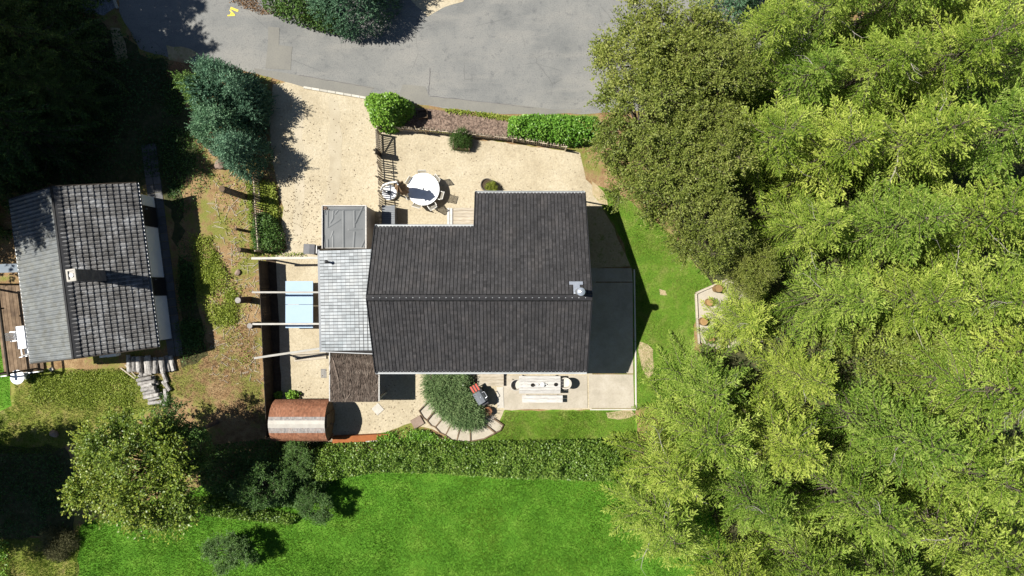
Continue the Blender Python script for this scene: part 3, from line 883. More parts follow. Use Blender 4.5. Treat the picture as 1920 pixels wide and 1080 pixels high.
# east slope: columns run along the ridge; each roll laps the next further down
slope = math.hypot(HW, ZT - ZE)
Te = TilePlane((0, HL, ZT), (0, -1, 0), (HW, 0, ZE - ZT))
# the photo shows bold shadow lines parallel to the ridge (13 courses) crossed by finer waves (rolls)
NC, NRW = 13, 42
cw = slope / NC; rw = 2 * HL / NRW
base_vs, base_fs = wavy_tile_verts(TilePlane((0, 0, 0), Te.u, Te.v), 0, rw * .98, 0, cw * 1.02, .075)
tm = MB(); tm.add([p * 1 for p in base_vs], base_fs, .5)
tme = tm.mesh('tile', M['weathered_tile'])
rest = MB(); cnt = 0
for i in range(NRW - 1, -1, -1):
    for c in range(NC):
        jit = random.uniform(-.004, .004)
        p = Te.p(i * rw, c * cw, .012 + jit)
        if cnt < 299 and i >= NRW - 23:
            link('tile', tme, nroof, p); cnt += 1
        else:
            rest.add([Vector(q) + p for q in base_vs], base_fs)
tag(rest.build('roof_tiles', M['weathered_tile'], nroof), kind='stuff')
Tw = TilePlane((0, HL, ZT), (0, -1, 0), (-HW, 0, ZE - ZT))
wt = MB(); NC2 = 14
for i in range(NRW):
    for c in range(NC2):
        vs, fs = wavy_tile_verts(Tw, i * rw, rw * .99, c * slope / NC2, slope / NC2 * 1.03, .05)
        wt.add(vs, fs)
tag(wt.build('west_roof_tiles', M['pale_tile'], nroof), kind='stuff')
m = MB()
m.bar((.13, HL, ZT + .03), (.13, -HL, ZT + .03), .26, .05, up=(sl2, 0, 1)); m.bar((-.07, HL, ZT + .06), (-.07, -HL, ZT + .06), .14, .05, up=(-sl2, 0, 1))
m.build('ridge_cap', M['black_metal'], nroof)
for sy in (-1, 1):
    for sx in (-1, 1):
        MB().bar((0, sy * (HL + .02), ZT), (sx * HW, sy * (HL + .02), ZE), .04, .18).build('verge_board', M['wood_dark'], NB)
for sx in (-1, 1): MB().bar((sx * (HW + .06), HL, ZE - .05), (sx * (HW + .06), -HL, ZE - .05), .1, .09).build('gutter', M['grey_metal'], NB)
cz = ZT + 1.6
cw_ = Vector(W(135, 516, cz)) - NB.location
cw_.rotate(Matrix.Rotation(-R(7.3), 3, 'Z')); cx_, cy_ = cw_.x, cw_.y
MB().box((cx_, cy_, (ZT + cz) / 2 - .3), (.38, .50, cz - ZT + .6)).build('chimney', M['stone_grey'], nroof)
m = MB()
for sx in (-1, 1):
    m.box((cx_ + sx * .17, cy_, cz + .04), (.08, .54, .08)); m.box((cx_, cy_ + sx * .23, cz + .04), (.26, .08, .08))
m.box((cx_, cy_, cz + .01), (.26, .38, .02))
m.build('chimney_rim', M['stone_pale'], nroof)
MB().cyl((cx_, cy_, cz), (cx_, cy_, cz + .06), .10, n=12).build('flue', M['grey_metal'], nroof)
a = W(206, 666, 1.4); 
tag(MB().box((0, 0, 0), (.85, .3, .4)).box((.15, -.16, 0), (.42, .02, .32)).build('heat_pump', M['white_paint'], None, W(206, 663, .9), R(7)),
    'small white heat pump box under the cottage gable', 'heat pump')

# deck west of the cottage with a frame of dark beams
DK = thing('pergola_deck', 'weathered plank deck under dark pergola beams beside the cottage', 'deck', W(38, 615), R(7.3))
for i in range(11):
    MB().box((-.95 + i * .19, 0, .10), (.175, 4.6, .05)).build('plank', M['wood_brown'], DK)
MB().box((0, 0, .035), (1.9, 4.4, .07)).build('base', M['wood_dark'], DK)
for i in range(4):
    x = -1.0 + i * .55
    MB().bar((x, 2.3, 2.1), (x, -2.35, 2.1), .07, .12).build('beam', M['wood_dark'], DK)
for y in (2.2, 1.0, -2.2):
    MB().bar((-1.05, y, 2.0), (.75, y, 2.0), .07, .09).build('cross_beam', M['wood_dark'], DK)
for x in (-1.0, .65):
    for y in (2.2, -2.2):
        MB().bar((x, y, .1), (x, y, 1.95), .09, .09).build('post', M['wood_dark'], DK)
MB().bar((-1.0, -2.36, .30), (1.0, -2.36, .30), .05, .28).build('edge_board', M['white_paint'], DK)
tag(MB().box((0, 0, 0), (1.2, .42, .05)).box((0, .2, -.05), (1.2, .03, .1)).build('awning', M['awning'], None, W(14, 503, 2.3), R(2)),
    'pale grey awning board reaching in from the frame edge to the cottage', 'awning')

# ------------------------------------------------------------------ pergola yard west of the shed
PG = thing('pergola', 'pale timber pergola beams spanning the yard between board fence and silver roof', 'pergola', W(540, 575, 0))
po = PG.location.copy()
zb = 2.2
for a, b, w in (((472, 484.5), (597, 483.5), .11), ((473, 548), (598, 548), .085), ((474, 607.5), (599, 607), .085), ((477, 671.5), (601, 653), .10)):
    p, q = W(*a, zb) - po, W(*b, zb) - po
    MB().bar(p, q, w, .12).build('beam', M['beam_wood'], PG)
    d = (q - p).normalized(); f = p + d * .35
    MB().bar(Vector((f.x, f.y, 0)), Vector((f.x, f.y, zb - .06)), .08, .08).build('post', M['wood_dark'], PG)

ST = thing('timber_step', 'pale planks forming a low step below the slanting pergola beam', 'step', W(583, 667, 0))
for i in range(3):
    MB().bar((-.95 + .05 * i, .12 - .17 * i, .14 - .03 * i), (.82, .22 - .15 * i, .14 - .03 * i), .13, .05).build('plank', M['wood_pale'], ST)
MB().box((-.05, .02, .05), (1.5, .3, .1)).build('base', M['wood_dark'], ST)

FB = thing('board_fence', 'dark vertical board fence along the west side of the gravel yard', 'fence', W(492, 650, 0))
fo = FB.location.copy()
fa, fb_ = W(484.5, 488, 1.39), W(500, 822, 1.39)
nb = 72
bme = [MB().box((0, 0, 0), (.028, .122, 1.37 + .02 * k)).mesh('board', M['wood_dark']) for k in range(3)]
ang = math.atan2((fb_ - fa).y, (fb_ - fa).x) + math.pi / 2
for i in range(nb):
    p = fa.lerp(fb_, (i + .5) / nb) - fo
    link('board', random.choice(bme), FB, (p.x + random.uniform(-.006, .006), p.y, .70), ang + random.gauss(0, .02))
for z in (.3, 1.1):
    MB().bar(Vector((fa.x - .05, fa.y, z)) - fo, Vector((fb_.x - .05, fb_.y, z)) - fo, .04, .08).build('rail', M['wood_dark'], FB)

TT = thing('tennis_table', 'pale blue table tennis table without net under the pergola beams', 'table', W(561, 571, .76) * 1.0)
TT.location.z = 0
lx, ly = 51.5 / 36 * (1 - .76 / H), 88 / 36 * (1 - .76 / H)
for sy in (-1, 1):
    h_ = MB().box((0, sy * (ly / 4 + .004), .75), (lx, ly / 2 - .012, .025)).build('tabletop', M['blue_table'], TT)
    m = MB()
    m.box((0, sy * (ly / 2 - .012), .715), (lx - .04, .02, .05)); m.box((0, sy * .03, .715), (lx - .04, .02, .05))
    for sx in (-1, 1): m.box((sx * (lx / 2 - .012), sy * ly / 4, .715), (.02, ly / 2 - .08, .05))
    m.build('apron', M['blue_edge'], TT)
for sx in (-1, 1):
    for y in (-.95, -.25, .25, .95):
        MB().bar((sx * .5, y, 0), (sx * .5, y, .69), .04, .04).build('leg', M['black_metal'], TT)


# ------------------------------------------------------------------ picket fences
def picket_fence(name, label, pts, h, gap, group=None, lean=0.0, jit=.03):
    root = thing(name, label, 'fence', (pts[0][0], pts[0][1], 0), 0, group)
    o = root.location.copy()
    mes = []
    for k in range(3):
        hh = h * (1 - .04 * k)
        mb = MB(); mb.cyl((0, 0, 0), (0, 0, hh - .07), .034, .030, 7); mb.cyl((0, 0, hh - .07), (0, 0, hh), .030, .005, 7, cap=False)
        mes.append(mb.mesh('picket', M['picket']))
    for a, b in zip(pts[:-1], pts[1:]):
        a = Vector((a[0], a[1], 0)); b = Vector((b[0], b[1], 0))
        L = (b - a).length; d = (b - a).normalized(); s = Vector((-d.y, d.x, 0)); rz = math.atan2(d.y, d.x)
        n = int(L / gap)
        for i in range(n):
            p = a + d * ((i + .5) * L / n) - o
            q = link('picket', random.choice(mes), root, p)
            q.rotation_euler = (random.gauss(lean, jit), random.gauss(0, jit), rz + random.gauss(0, .06))
        for z in (.25, h - .3):
            MB().bar(a - o - s * .035 + Vector((0, 0, z)), b - o - s * .035 + Vector((0, 0, z)), .035, .04).build('rail', M['picket'], root)
        k = max(1, round(L / 1.9))
        for i in range(k + 1):
            p = a.lerp(b, i / k) - o - s * .08
            MB().cyl(p, p + Vector((0, 0, h + .02)), .04, .035, 8).build('post', M['picket'], root)
    return root


HP = 1.3
t2 = lambda x, y, h=HP: tuple(W(x, y, h)[:2])
picket_fence('picket_fence', 'brown picket fence between driveway and terrace below the gate', [t2(705, 286), t2(708, 330), t2(711, 424)], HP, .110)
picket_fence('picket_fence', 'long low picket fence in front of the mulch bed by the road', [tuple(W(714, 243)[:2]), tuple(W(800, 248)[:2]), tuple(W(870, 255)[:2]), tuple(W(962, 264)[:2]), tuple(W(1060, 280)[:2])], 1.05, .105)
picket_fence('picket_fence', 'picket fence half hidden by green shrubs west of the driveway', [t2(472, 325, 1.2), t2(476, 400, 1.2), t2(481, 470, 1.2)], 1.2, .12)
GT = thing('garden_gate', 'wooden picket gate with diagonal brace next to the round bush', 'gate', (*t2(703, 240), 0))
go = GT.location.copy()
ga, gb = Vector((*t2(703, 241), 0)) - go, Vector((*t2(704.5, 278), 0)) - go
n = 11
gme = MB().box((0, 0, .63), (.022, .05, 1.2)).mesh('picket', M['picket'])
for i in range(n):
    link('picket', gme, GT, ga.lerp(gb, (i + .5) / n))
for z in (.15, 1.12):
    MB().bar(ga + Vector((.04, 0, z)), gb + Vector((.04, 0, z)), .05, .08).build('rail', M['picket'], GT)
MB().bar(ga + Vector((.04, 0, 1.05)), gb + Vector((.04, 0, .22)), .05, .07).build('brace', M['picket'], GT)
for p in (ga, gb): MB().bar(p + Vector((.04, 0, .05)), p + Vector((.04, 0, 1.25)), .06, .07).build('stile', M['picket'], GT)
GP = thing('gate_post', 'broad dark gate post board between the gate and the picket fence', 'post', (*t2(704.5, 282, 1.35), 0))
MB().box((0, 0, .68), (.06, .26, 1.36)).build('board', M['wood_dark'], GP)
MB().bar((-.16, .10, 1.0), (.10, -.08, 1.3), .09, .09).build('handle', M['wood_dark'], GP)

# ------------------------------------------------------------------ round table with folding chairs
tc = W(793.5, 354.5, .75)
RT = thing('round_table', 'big round white garden table on the gravel terrace', 'table', (tc.x, tc.y, 0))
tr = 30.5 / 36 * (1 - .75 / H)
MB().lathe([(tr - .02, .715), (tr, .725), (tr, .742), (tr - .012, .75)], n=48).build('tabletop', M['table_white'], RT)
MB().lathe([(tr - .09, .66), (tr - .09, .713)], n=32).build('apron', M['white_paint'], RT)
for k in range(4):
    an = math.pi / 4 + k * math.pi / 2
    MB().bar((math.cos(an) * .25, math.sin(an) * .25, .66), (math.cos(an) * .6, math.sin(an) * .6, 0), .05, .05).build('leg', M['white_paint'], RT)
LS = thing('lazy_susan', 'thin round white turntable in the middle of the round table', 'turntable', (tc.x + .02, tc.y, .75))
MB().lathe([(.25, .012), (.27, .02), (.265, .032)], n=32).build('disc', M['table_white'], LS)
MB().lathe([(.06, 0), (.06, .012)], n=12).build('base', M['grey_metal'], LS)
MB().lathe([(.035, .032), (.045, .05), (.02, .085)], n=12).build('knob', M['black_metal'], LS)


def folding_chair():
    c = thing('folding_chair', 'x', 'chair')
    w = .42
    m = MB()
    for k in range(11): m.bar((-w / 2 + .03 + k * (w - .06) / 10, .19, .44), (-w / 2 + .03 + k * (w - .06) / 10, -.19, .43), .024, .008)
    m.build('seat', M['mesh_cloth'], c)
    m = MB()
    b0, b1 = Vector((0, -.20, .46)), Vector((0, -.46, 1.02))
    for s in (-1, 1): m.bar(b0 + Vector((s * w / 2, 0, 0)), b1 + Vector((s * w / 2, 0, 0)), .026, .026)
    m.bar(b1 + Vector((-w / 2 - .013, 0, 0)), b1 + Vector((w / 2 + .013, 0, 0)), .028, .028)
    m.bar(b0 + Vector((-w / 2 + .013, 0, 0)), b0 + Vector((w / 2 - .013, 0, 0)), .022, .022)
    bf = m.build('back_frame', M['chair_frame'], c)
    m = MB()
    for k in range(12):
        x = -w / 2 + .03 + k * (w - .06) / 11
        m.bar(b0 + Vector((x, 0, .02)), b1 + Vector((x, 0, -.02)), .021, .006, up=(0, 1, .4))
    m.build('back_mesh', M['mesh_cloth'], bf)
    for s in (-1, 1):
        MB().bar((s * (w / 2 + .02), .24, 0), (s * (w / 2 + .02), -.24, .60), .022, .022).build('leg', M['chair_frame'], c)
        MB().bar((s * (w / 2 - .02), -.26, 0), (s * (w / 2 - .02), .2, .43), .022, .022).build('leg', M['chair_frame'], c)
        MB().bar((s * (w / 2 + .025), -.30, .66), (s * (w / 2 + .025), .16, .64), .04, .022).build('armrest', M['chair_frame'], c)
    m = MB().bar((-w / 2, .20, .42), (w / 2, .20, .42), .022, .022).build('seat_rail', M['chair_frame'], c)
    return c


# where the top of each backrest shows in the photograph (height 1.02)
chairs = [((789, 312), 'mesh folding chair on the road side of the round table, straight above its centre'),
          ((757, 333), 'mesh folding chair at the round table nearest the garden gate'),
          ((754, 371), 'mesh folding chair at the round table nearest the closed parasol'),
          ((774, 394), 'mesh folding chair at the round table closest to the grey chest'),
          ((815, 398), 'mesh folding chair at the round table nearest the wooden step'),
          ((837, 370), 'mesh folding chair in the table shadow on the side facing the bungalow'),
          ((827, 328), 'mesh folding chair at the round table on the side towards the planter box')]
fc = folding_chair()
for i, (p, lab) in enumerate(chairs):
    c = fc if i == 0 else copy_tree(fc)
    q = W(*p, 1.02); d = Vector((tc.x - q.x, tc.y - q.y, 0)); d.normalize()
    # chair's forward is +y, the backrest top lies .46 behind its origin
    c.rotation_euler = (0, 0, math.atan2(d.y, d.x) - math.pi / 2 + random.gauss(0, .06))
    c.location = (q.x + d.x * .60, q.y + d.y * .60, 0)
    c.scale = (.9, .9, .96); c['label'] = lab; c['group'] = 'folding chairs around the round table'

# cantilever parasol, closed
pb = W(730, 361, .25)
PA = thing('cantilever_parasol', 'closed brown cantilever parasol hanging from a white curved arm by the picket fence', 'parasol', (pb.x, pb.y, 0))
MB().lathe([(.36, 0), (.39, .05), (.39, .24), (.36, .27)], n=28).build('base', M['table_white'], PA)
MB().lathe([(.10, .27), (.10, .36), (.05, .40)], n=14).build('base_hub', M['grey_metal'], PA)
pts = []
top = W(744, 341, 2.85) - Vector((pb.x, pb.y, 0))
m0 = W(714, 356, 1.6) - Vector((pb.x, pb.y, 0))
path = [Vector((-.16, .0, .2)), Vector((-.24, .06, .9)), m0, m0.lerp(top, .35) + Vector((-.06, .03, .45)), m0.lerp(top, .7) + Vector((-.03, .03, .35)), top]
MB().tube(path, .042, 8).build('arm', M['white_paint'], PA)
ct = W(747, 347, 2.95) - Vector((pb.x, pb.y, 0))
MB().bar(top, ct + Vector((0, 0, .12)), .05, .05).build('hanger', M['grey_metal'], PA)
m = MB()
nseg = 16; vs = []; fs = []
prof = [(.02, .10), (.09, -.08), (.27, -.48), (.19, -.56), (.22, -.95), (.25, -1.5), (.23, -1.85)]
for r_, z in prof:
    for i in range(nseg):
        an = 2 * math.pi * i / nseg
        rr = r_ * (1 + (.16 if i % 2 else -.12))
        vs.append(ct + Vector((rr * math.cos(an), rr * math.sin(an), z)))
for k in range(len(prof) - 1):
    for i in range(nseg):
        j = (i + 1) % nseg
        fs.append((k * nseg + i, (k + 1) * nseg + i, (k + 1) * nseg + j, k * nseg + j))
fs.append(tuple(range(nseg))); fs.append(tuple(range(len(prof) * nseg - 1, (len(prof) - 1) * nseg - 1, -1)))
m.add(vs, fs, .5); m.build('canopy', M['canvas'], PA)
MB().cyl(ct + Vector((0, 0, -2.0)), ct + Vector((0, 0, .15)), .022, n=8).build('pole', M['white_paint'], PA)

# slatted chest by the fence
cp = W(728, 404, .85)
GC = thing('storage_chest', 'grey slatted storage chest in the corner of fence and house', 'chest', (cp.x, cp.y, 0))
MB().box((0, 0, .40), (.62, 1.0, .76)).build('body', M['grey_metal'], GC)
sm = MB().box((0, 0, 0), (.66, .075, .03)).mesh('slat', M['grey_metal'])
for i in range(11): link('slat', sm, GC, (0, -.47 + i * .094, .83))
MB().box((0, 0, .80), (.64, 1.02, .03)).build('lid', M['black_metal'], GC)

# plank step to the house door
WS = thing('timber_step', 'pale plank step in the notch of the bungalow roof by the terrace', 'step', W(868, 408))
for i in range(6): MB().box((.08, .42 - i * .16, .12), (1.15, .148, .04)).build('plank', M['wood_pale'], WS)
for x in (-.60, -.75): MB().box((x, 0, .11), (.125, .98, .05)).build('plank', M['wood_grey'], WS)
MB().box((0, 0, .05), (1.5, .9, .1)).build('base', M['wood_dark'], WS)

# planter box
pl = W(866, 266, .4)
PB = thing('planter_box', 'square wooden planter box below the road fence', 'planter', (pl.x, pl.y, 0), R(-5))
for sx, sy, lx_, ly_ in ((0, .35, .85, .05), (0, -.35, .85, .05), (-.40, 0, .05, .65), (.40, 0, .05, .65)):
    for k in range(2): MB().box((sx, sy, .12 + k * .215), (lx_, ly_, .20)).build('board', M['wood_brown'], PB)
for sx in (-.40, .40):
    for sy in (-.35, .35): MB().box((sx, sy, .24), (.07, .07, .48)).build('post', M['wood_brown'], PB)
MB().box((0, 0, .18), (.74, .64, .36)).build('soil', M['soil'], PB)
# tub
tb = W(913, 346, .45)
TB = thing('plant_tub', 'round grey-brown planting tub on the gravel near the bungalow corner', 'planter', (tb.x, tb.y, 0))
MB().lathe([(.24, 0), (.30, .08), (.34, .28), (.33, .45), (.29, .45), (.28, .36)], n=20).build('pot', M['tub'], TB)
MB().lathe([(.285, .30), (.285, .37)], n=16).build('soil', M['soil'], TB)
# wheelie bin
wb = W(577, 467, 1.0)
WB = thing('wheelie_bin', 'dark wheelie bin with grey lid against the membrane-roofed shed', 'bin', (wb.x + .1, wb.y, 0), R(-3))
MB().box((0, 0, .46), (.48, .40, .90), taper=1.12).build('body', M['black_metal'], WB)
m = MB(); pr = [(-.34, .93), (-.30, 1.0), (0, 1.06), (.25, 1.03), (.29, .96)]
vs = [(x, y, z) for y in (-.25, .25) for x, z in pr]; n = len(pr)
m.add(vs, [(j, j + 1, n + j + 1, n + j) for j in range(n - 1)] + [tuple(range(n - 1, -1, -1)), tuple(range(n, 2 * n)), (0, n, 2 * n - 1, n - 1)], .5)
m.build('lid', M['bin_lid'], WB)
MB().cyl((.34, -.2, .98), (.34, .2, .98), .02, n=8).build('handle', M['white_paint'], WB)
for sy in (-.22, .22): MB().cyl((.25, sy - .025, .1), (.25, sy + .025, .1), .1, n=12).build('wheel', M['black_metal'], WB)
# small crate in the bush shadow by the road
cr = W(792, 213, .3)
CR = thing('crate', 'small wooden crate standing in the shadow of the round bush', 'crate', (cr.x, cr.y, 0), R(5))
for sx, sy, lx_, ly_ in ((0, .2, .5, .03), (0, -.2, .5, .03), (-.24, 0, .03, .36), (.24, 0, .03, .36)):
    MB().box((sx, sy, .16), (lx_, ly_, .3)).build('board', M['wood_brown'], CR)
MB().box((0, 0, .02), (.44, .34, .03)).build('base', M['wood_brown'], CR)

# ------------------------------------------------------------------ barrel sauna
bx0, bx1, by, br = -11.95, -9.18, -6.67, 1.02
SA = thing('barrel_sauna', 'barrel sauna clad in red-brown shingles with pale grey crown strip', 'sauna', ((bx0 + bx1) / 2, by, 0))
ln = bx1 - bx0
MB().cyl((-ln / 2 + .03, 0, br + .06), (ln / 2 - .06, 0, br + .06), br - .04, n=32).build('body', M['wood_brown'], SA)
red = MB(); gry = MB()
NA, NX_ = 40, 42
for i in range(NA):
    an = (i + .5) / NA * math.radians(256) - math.radians(128)   # 0 = top, towards +y
    ms = gry if abs(an + .06) < math.radians(22) else red
    if abs(an) < math.radians(4): continue
    for k in range(NX_):
        x = -ln / 2 + (k + .5) * ln / NX_
        r_ = br + random.uniform(-.004, .008)
        c_ = Vector((x, math.sin(an) * r_, br + .06 + math.cos(an) * r_))
        ms.box(c_, (ln / NX_ * .93, br * math.radians(256) / NA * 1.15, .02), rx=-an + .10 * (1 if an > 0 else -1), tint=min(1, max(0, random.gauss(.5, .25))))
shl = red.build('shingles', M['shingle'], SA); tag(shl, kind='stuff')
shg = gry.build('crown_shingles', M['shingle_grey'], SA); tag(shg, kind='stuff')
MB().bar((-ln / 2, .09, br * 2 + .085), (ln / 2, .09, br * 2 + .085), .19, .02, up=(0, .09, 1)).bar((-ln / 2, -.09, br * 2 + .085), (ln / 2, -.09, br * 2 + .085), .19, .02, up=(0, -.09, 1)).build('ridge_strip', M['stone_pale'], SA)
for x in (-ln / 4, ln / 4): MB().box((x, 0, .09), (.12, 1.3, .18)).build('cradle', M['wood_dark'], SA)
d = MB().box((ln / 2 - .03, .05, .95), (.05, .65, 1.55)).build('door', M['wood_brown'], SA)
MB().box((ln / 2 + .01, -.2, .95), (.05, .04, .2)).build('handle', M['black_metal'], d)
# rusty bench and slabs
RB = thing('trough', 'long rust-red timber trough along the hedge beside the barrel sauna', 'trough', W(677, 822, .3), R(3))
RB.location.z = 0
for sy in (-.14, .14): MB().box((0, sy, .18), (2.9, .05, .34)).build('side_board', M['rust'], RB)
for sx in (-1.42, 1.42): MB().box((sx, 0, .18), (.05, .23, .34)).build('end_board', M['rust'], RB)
MB().box((0, .0, .345), (2.94, .30, .03)).build('top_board', M['rust'], RB)
MB().box((.55, -.16, .37), (.6, .06, .02)).build('trim', M['stone_pale'], RB)
a = W(708.5, 767)
tag(MB().box((0, 0, .015), (.46, .46, .05)).build('paving_slab', M['stone_pale'], None, a, R(42)), 'pale square slab lying cornerwise on the gravel right of the sauna', 'slab')
a = W(783, 791)
tag(MB().box((0, 0, .06), (.62, .5, .12), taper=.92).build('stone_block', M['stone_brown'], None, a, R(30)), 'brownish stone block where the curved steps begin', 'stone')
a = W(607, 700)
gd = thing('drain_grate', 'small pale grate set in gravel beside the brushwood shelter', 'grate', a)
for k in range(5): MB().box((-.12 + k * .06, 0, .012), (.025, .42, .02)).build('bar', M['stone_pale'], gd)
MB().box((0, 0, .004), (.30, .46, .006)).build('frame', M['stone_grey'], gd)

# curved steps
CS = thing('garden_steps', 'curved row of gravel steps with dark sleepers round the creeping juniper', 'steps', W(860, 790))
co = CS.location.copy()
div = [((804.4, 751), (786, 769.6)), ((815.6, 769), (800.7, 788)), ((829.6, 784.4), (816.3, 800)), ((846, 794.8), (835.6, 814.8)), ((864.4, 798.5), (856.3, 825)),
       ((881.5, 800.7), (882.2, 826.7)), ((908, 794), (929, 811)), ((926, 784.4), (943.7, 796.3))]
hts = [.03, .06, .09, .12, .10, .07, .04]
for k in range(7):
    (a, b), (c, d_) = div[k], div[k + 1]
    mid_o = ((b[0] + d_[0]) / 2 + (2 if k > 4 else 0), (b[1] + d_[1]) / 2 + 3)
    poly = [tuple((W(*q) - co)[:2]) for q in ((a[0] - 2, a[1] - 6), b, mid_o, d_, (c[0] - 2, c[1] - 6))]
    MB().prism(ragged(poly, .2, .015), -.02, hts[k], .5).build('step', M['concrete'], CS)
    p, q = W(*b) - co, W(*mid_o) - co; r_ = W(*d_) - co
    for u_, v_ in ((p, q), (q, r_)):
        MB().bar(u_ + Vector((0, 0, .05)), v_ + Vector((0, 0, .05)), .05, hts[k] * 2 + .05).build('edging', M['wood_brown'], CS)
for k, (a, b) in enumerate(div):
    p, q = W(*a) - co, W(*b) - co
    MB().bar(p + Vector((0, 0, .06)), q + Vector((0, 0, .06)), .075 if k in (1, 6, 7) else .05, .17).build('sleeper', M['wood_brown'], CS)

# ------------------------------------------------------------------ barbecue corner and terrace furniture
bq = W(900, 745, .95)
BQ = thing('barbecue', 'black gas barbecue with grey lid and red side shelf beside the juniper', 'barbecue', (bq.x, bq.y, 0), R(31))
# local x points along the lid towards the handle, y along the length
MB().box((0, 0, .42), (.50, .62, .66)).build('cabinet', M['black_metal'], BQ)
MB().box((0, 0, .82), (.54, .66, .14)).build('firebox', M['black_metal'], BQ)
m = MB(); pr = [(-.27, .89), (-.25, 1.02), (-.05, 1.10), (.14, 1.08), (.27, .92)]; n = len(pr)
vs = [(x, y, z) for y in (-.31, .31) for x, z in pr]
m.add(vs, [(n + j, n + j + 1, j + 1, j) for j in range(n - 1)] + [tuple(range(n)), tuple(range(2 * n - 1, n - 1, -1)), (0, n, 2 * n - 1, n - 1)], .5)
ld = m.build('lid', M['grey_metal'], BQ)
MB().tube([Vector((.22, -.17, 1.02)), Vector((.34, -.15, 1.03)), Vector((.34, .15, 1.03)), Vector((.22, .17, 1.02))], .018, 8).build('handle', M['steel'], ld)
MB().cyl((.05, 0, 1.09), (.05, 0, 1.115), .035, n=12).build('thermometer', M['steel'], ld)
MB().box((0, .52, .86), (.46, .34, .03)).build('side_shelf', M['black_metal'], BQ)
for k in range(3): MB().box((-.15 + .15 * k, .52, .885), (.085, .36, .02)).build('slat', M['red_paint'], BQ)
MB().box((.05, -.40, .86), (.34, .14, .03)).build('side_shelf', M['black_metal'], BQ)
for sx in (-.2, .2):
    for sy in (-.27, .27): MB().cyl((sx, sy, 0), (sx, sy, .1), .04, n=10).build('wheel', M['black_metal'], BQ)
tp = W(915, 771, .35)
TP = thing('terracotta_pot', 'terracotta pot of dry stems on the steps beside the barbecue', 'pot', (tp.x, tp.y, 0))
MB().lathe([(.12, .05), (.20, .12), (.23, .34), (.20, .42), (.17, .42), (.17, .36)], n=18).build('pot', M['terracotta'], TP)
m = MB()
for k in range(14):
    an = random.uniform(0, 6.28); m.bar((0, 0, .36), (math.cos(an) * random.uniform(.1, .4), math.sin(an) * random.uniform(.1, .4), random.uniform(.5, .75)), .012, .012)
tag(m.build('stems', M['wood_brown'], TP), kind='stuff')
a = W(869, 722, .8)
tag(MB().cyl((0, 0, 0), (0, 0, .95), .05, .045, 10).lathe([(.05, .95), (.05, .96), (.02, .97)], n=10).build('garden_post', M['wood_grey'], None, (a.x, a.y, 0)), 'thin grey post at the corner of the creeping juniper under the eave', 'post')
# plank step to the terrace door
WS2 = thing('timber_step', 'wide pale plank step under the south eave next to the barbecue', 'step', W(920, 712))
for i in range(4): MB().box((0, .25 - i * .155, .24), (1.36, .146, .04)).build('plank', M['wood_pale'], WS2)
MB().box((0, 0, .11), (1.25, .52, .22)).build('base', M['wood_dark'], WS2)
fs2 = W(938, 745)
tag(MB().box((0, 0, .04), (.34, 1.1, .03)).build('floor_plate', M['stone_pale'], None, fs2, R(2)), 'thin pale floor plate under the barbecue shadow', 'plate')

tb = W(1012, 721.5, .75)
LT = thing('garden_table', 'long weathered white plank table on the south terrace', 'table', (tb.x, tb.y, 0))
tw, td = 78 / 36 * .979, 33 / 36 * .979
for i in range(6): MB().box((0, td / 2 - (i + .5) * td / 6, .735), (tw + random.uniform(-.01, .01), td / 6 - .010, .03)).build('plank', M['wood_grey'], LT)
m = MB()
for sx in (-1, 1): m.box((sx * (tw / 2 - .25), 0, .69), (.08, td - .1, .06))
m.build('bearer', M['wood_grey'], LT)
for sx in (-1, 1):
    for sy in (-1, 1): MB().bar((sx * (tw / 2 - .18), sy * (td / 2 - .08), 0), (sx * (tw / 2 - .25), sy * (td / 2 - .1), .66), .08, .08).build('leg', M['wood_grey'], LT)
bb = W(1017, 748, .45)
BE = thing('bench', 'weathered white plank bench on the lawn side of the long table', 'bench', (bb.x, bb.y, 0))
bw = 76 / 36 * .987
for i in range(2): MB().box((0, .095 - i * .19, .435), (bw, .18, .035)).build('plank', M['wood_grey'], BE)
for sx in (-1, 1):
    MB().box((sx * (bw / 2 - .25), 0, .20), (.07, .32, .40)).build('leg', M['wood_grey'], BE)


def arm_shell(label, loc, rz):
    c = thing('armchair', label, 'chair', loc, rz, 'cream armchairs at the long table')
    MB().prism([(.22, -.20), (.22, .20), (-.05, .23), (-.22, .14), (-.25, 0), (-.22, -.14), (-.05, -.23)], .41, .45, .5).build('seat', M['cream'], c)
    m = MB(); n = 15; vs = []; fs = []
    for k in range(n):
        an = math.radians(62 + 236 * k / (n - 1))
        hh = .80 - .16 * abs((k - 7) / 7) ** 2
        for r_, z in ((.225, .45), (.26, hh), (.30, hh), (.255, .42)):
            vs.append((r_ * math.cos(an) * 1.05, r_ * math.sin(an) * 1.0, z))
    for k in range(n - 1):
        for j in range(4):
            fs.append((k * 4 + j, k * 4 + (j + 1) % 4, (k + 1) * 4 + (j + 1) % 4, (k + 1) * 4 + j))
    fs += [(3, 2, 1, 0), tuple((n - 1) * 4 + j for j in range(4))]
    m.add(vs, fs, .5); m.build('backrest', M['cream'], c)
    for sx in (-.17, .17):
        for sy in (-.17, .17): MB().bar((sx * 1.25, sy * 1.25, 0), (sx, sy, .41), .03, .03).build('leg', M['wood_pale'], c)
    return c


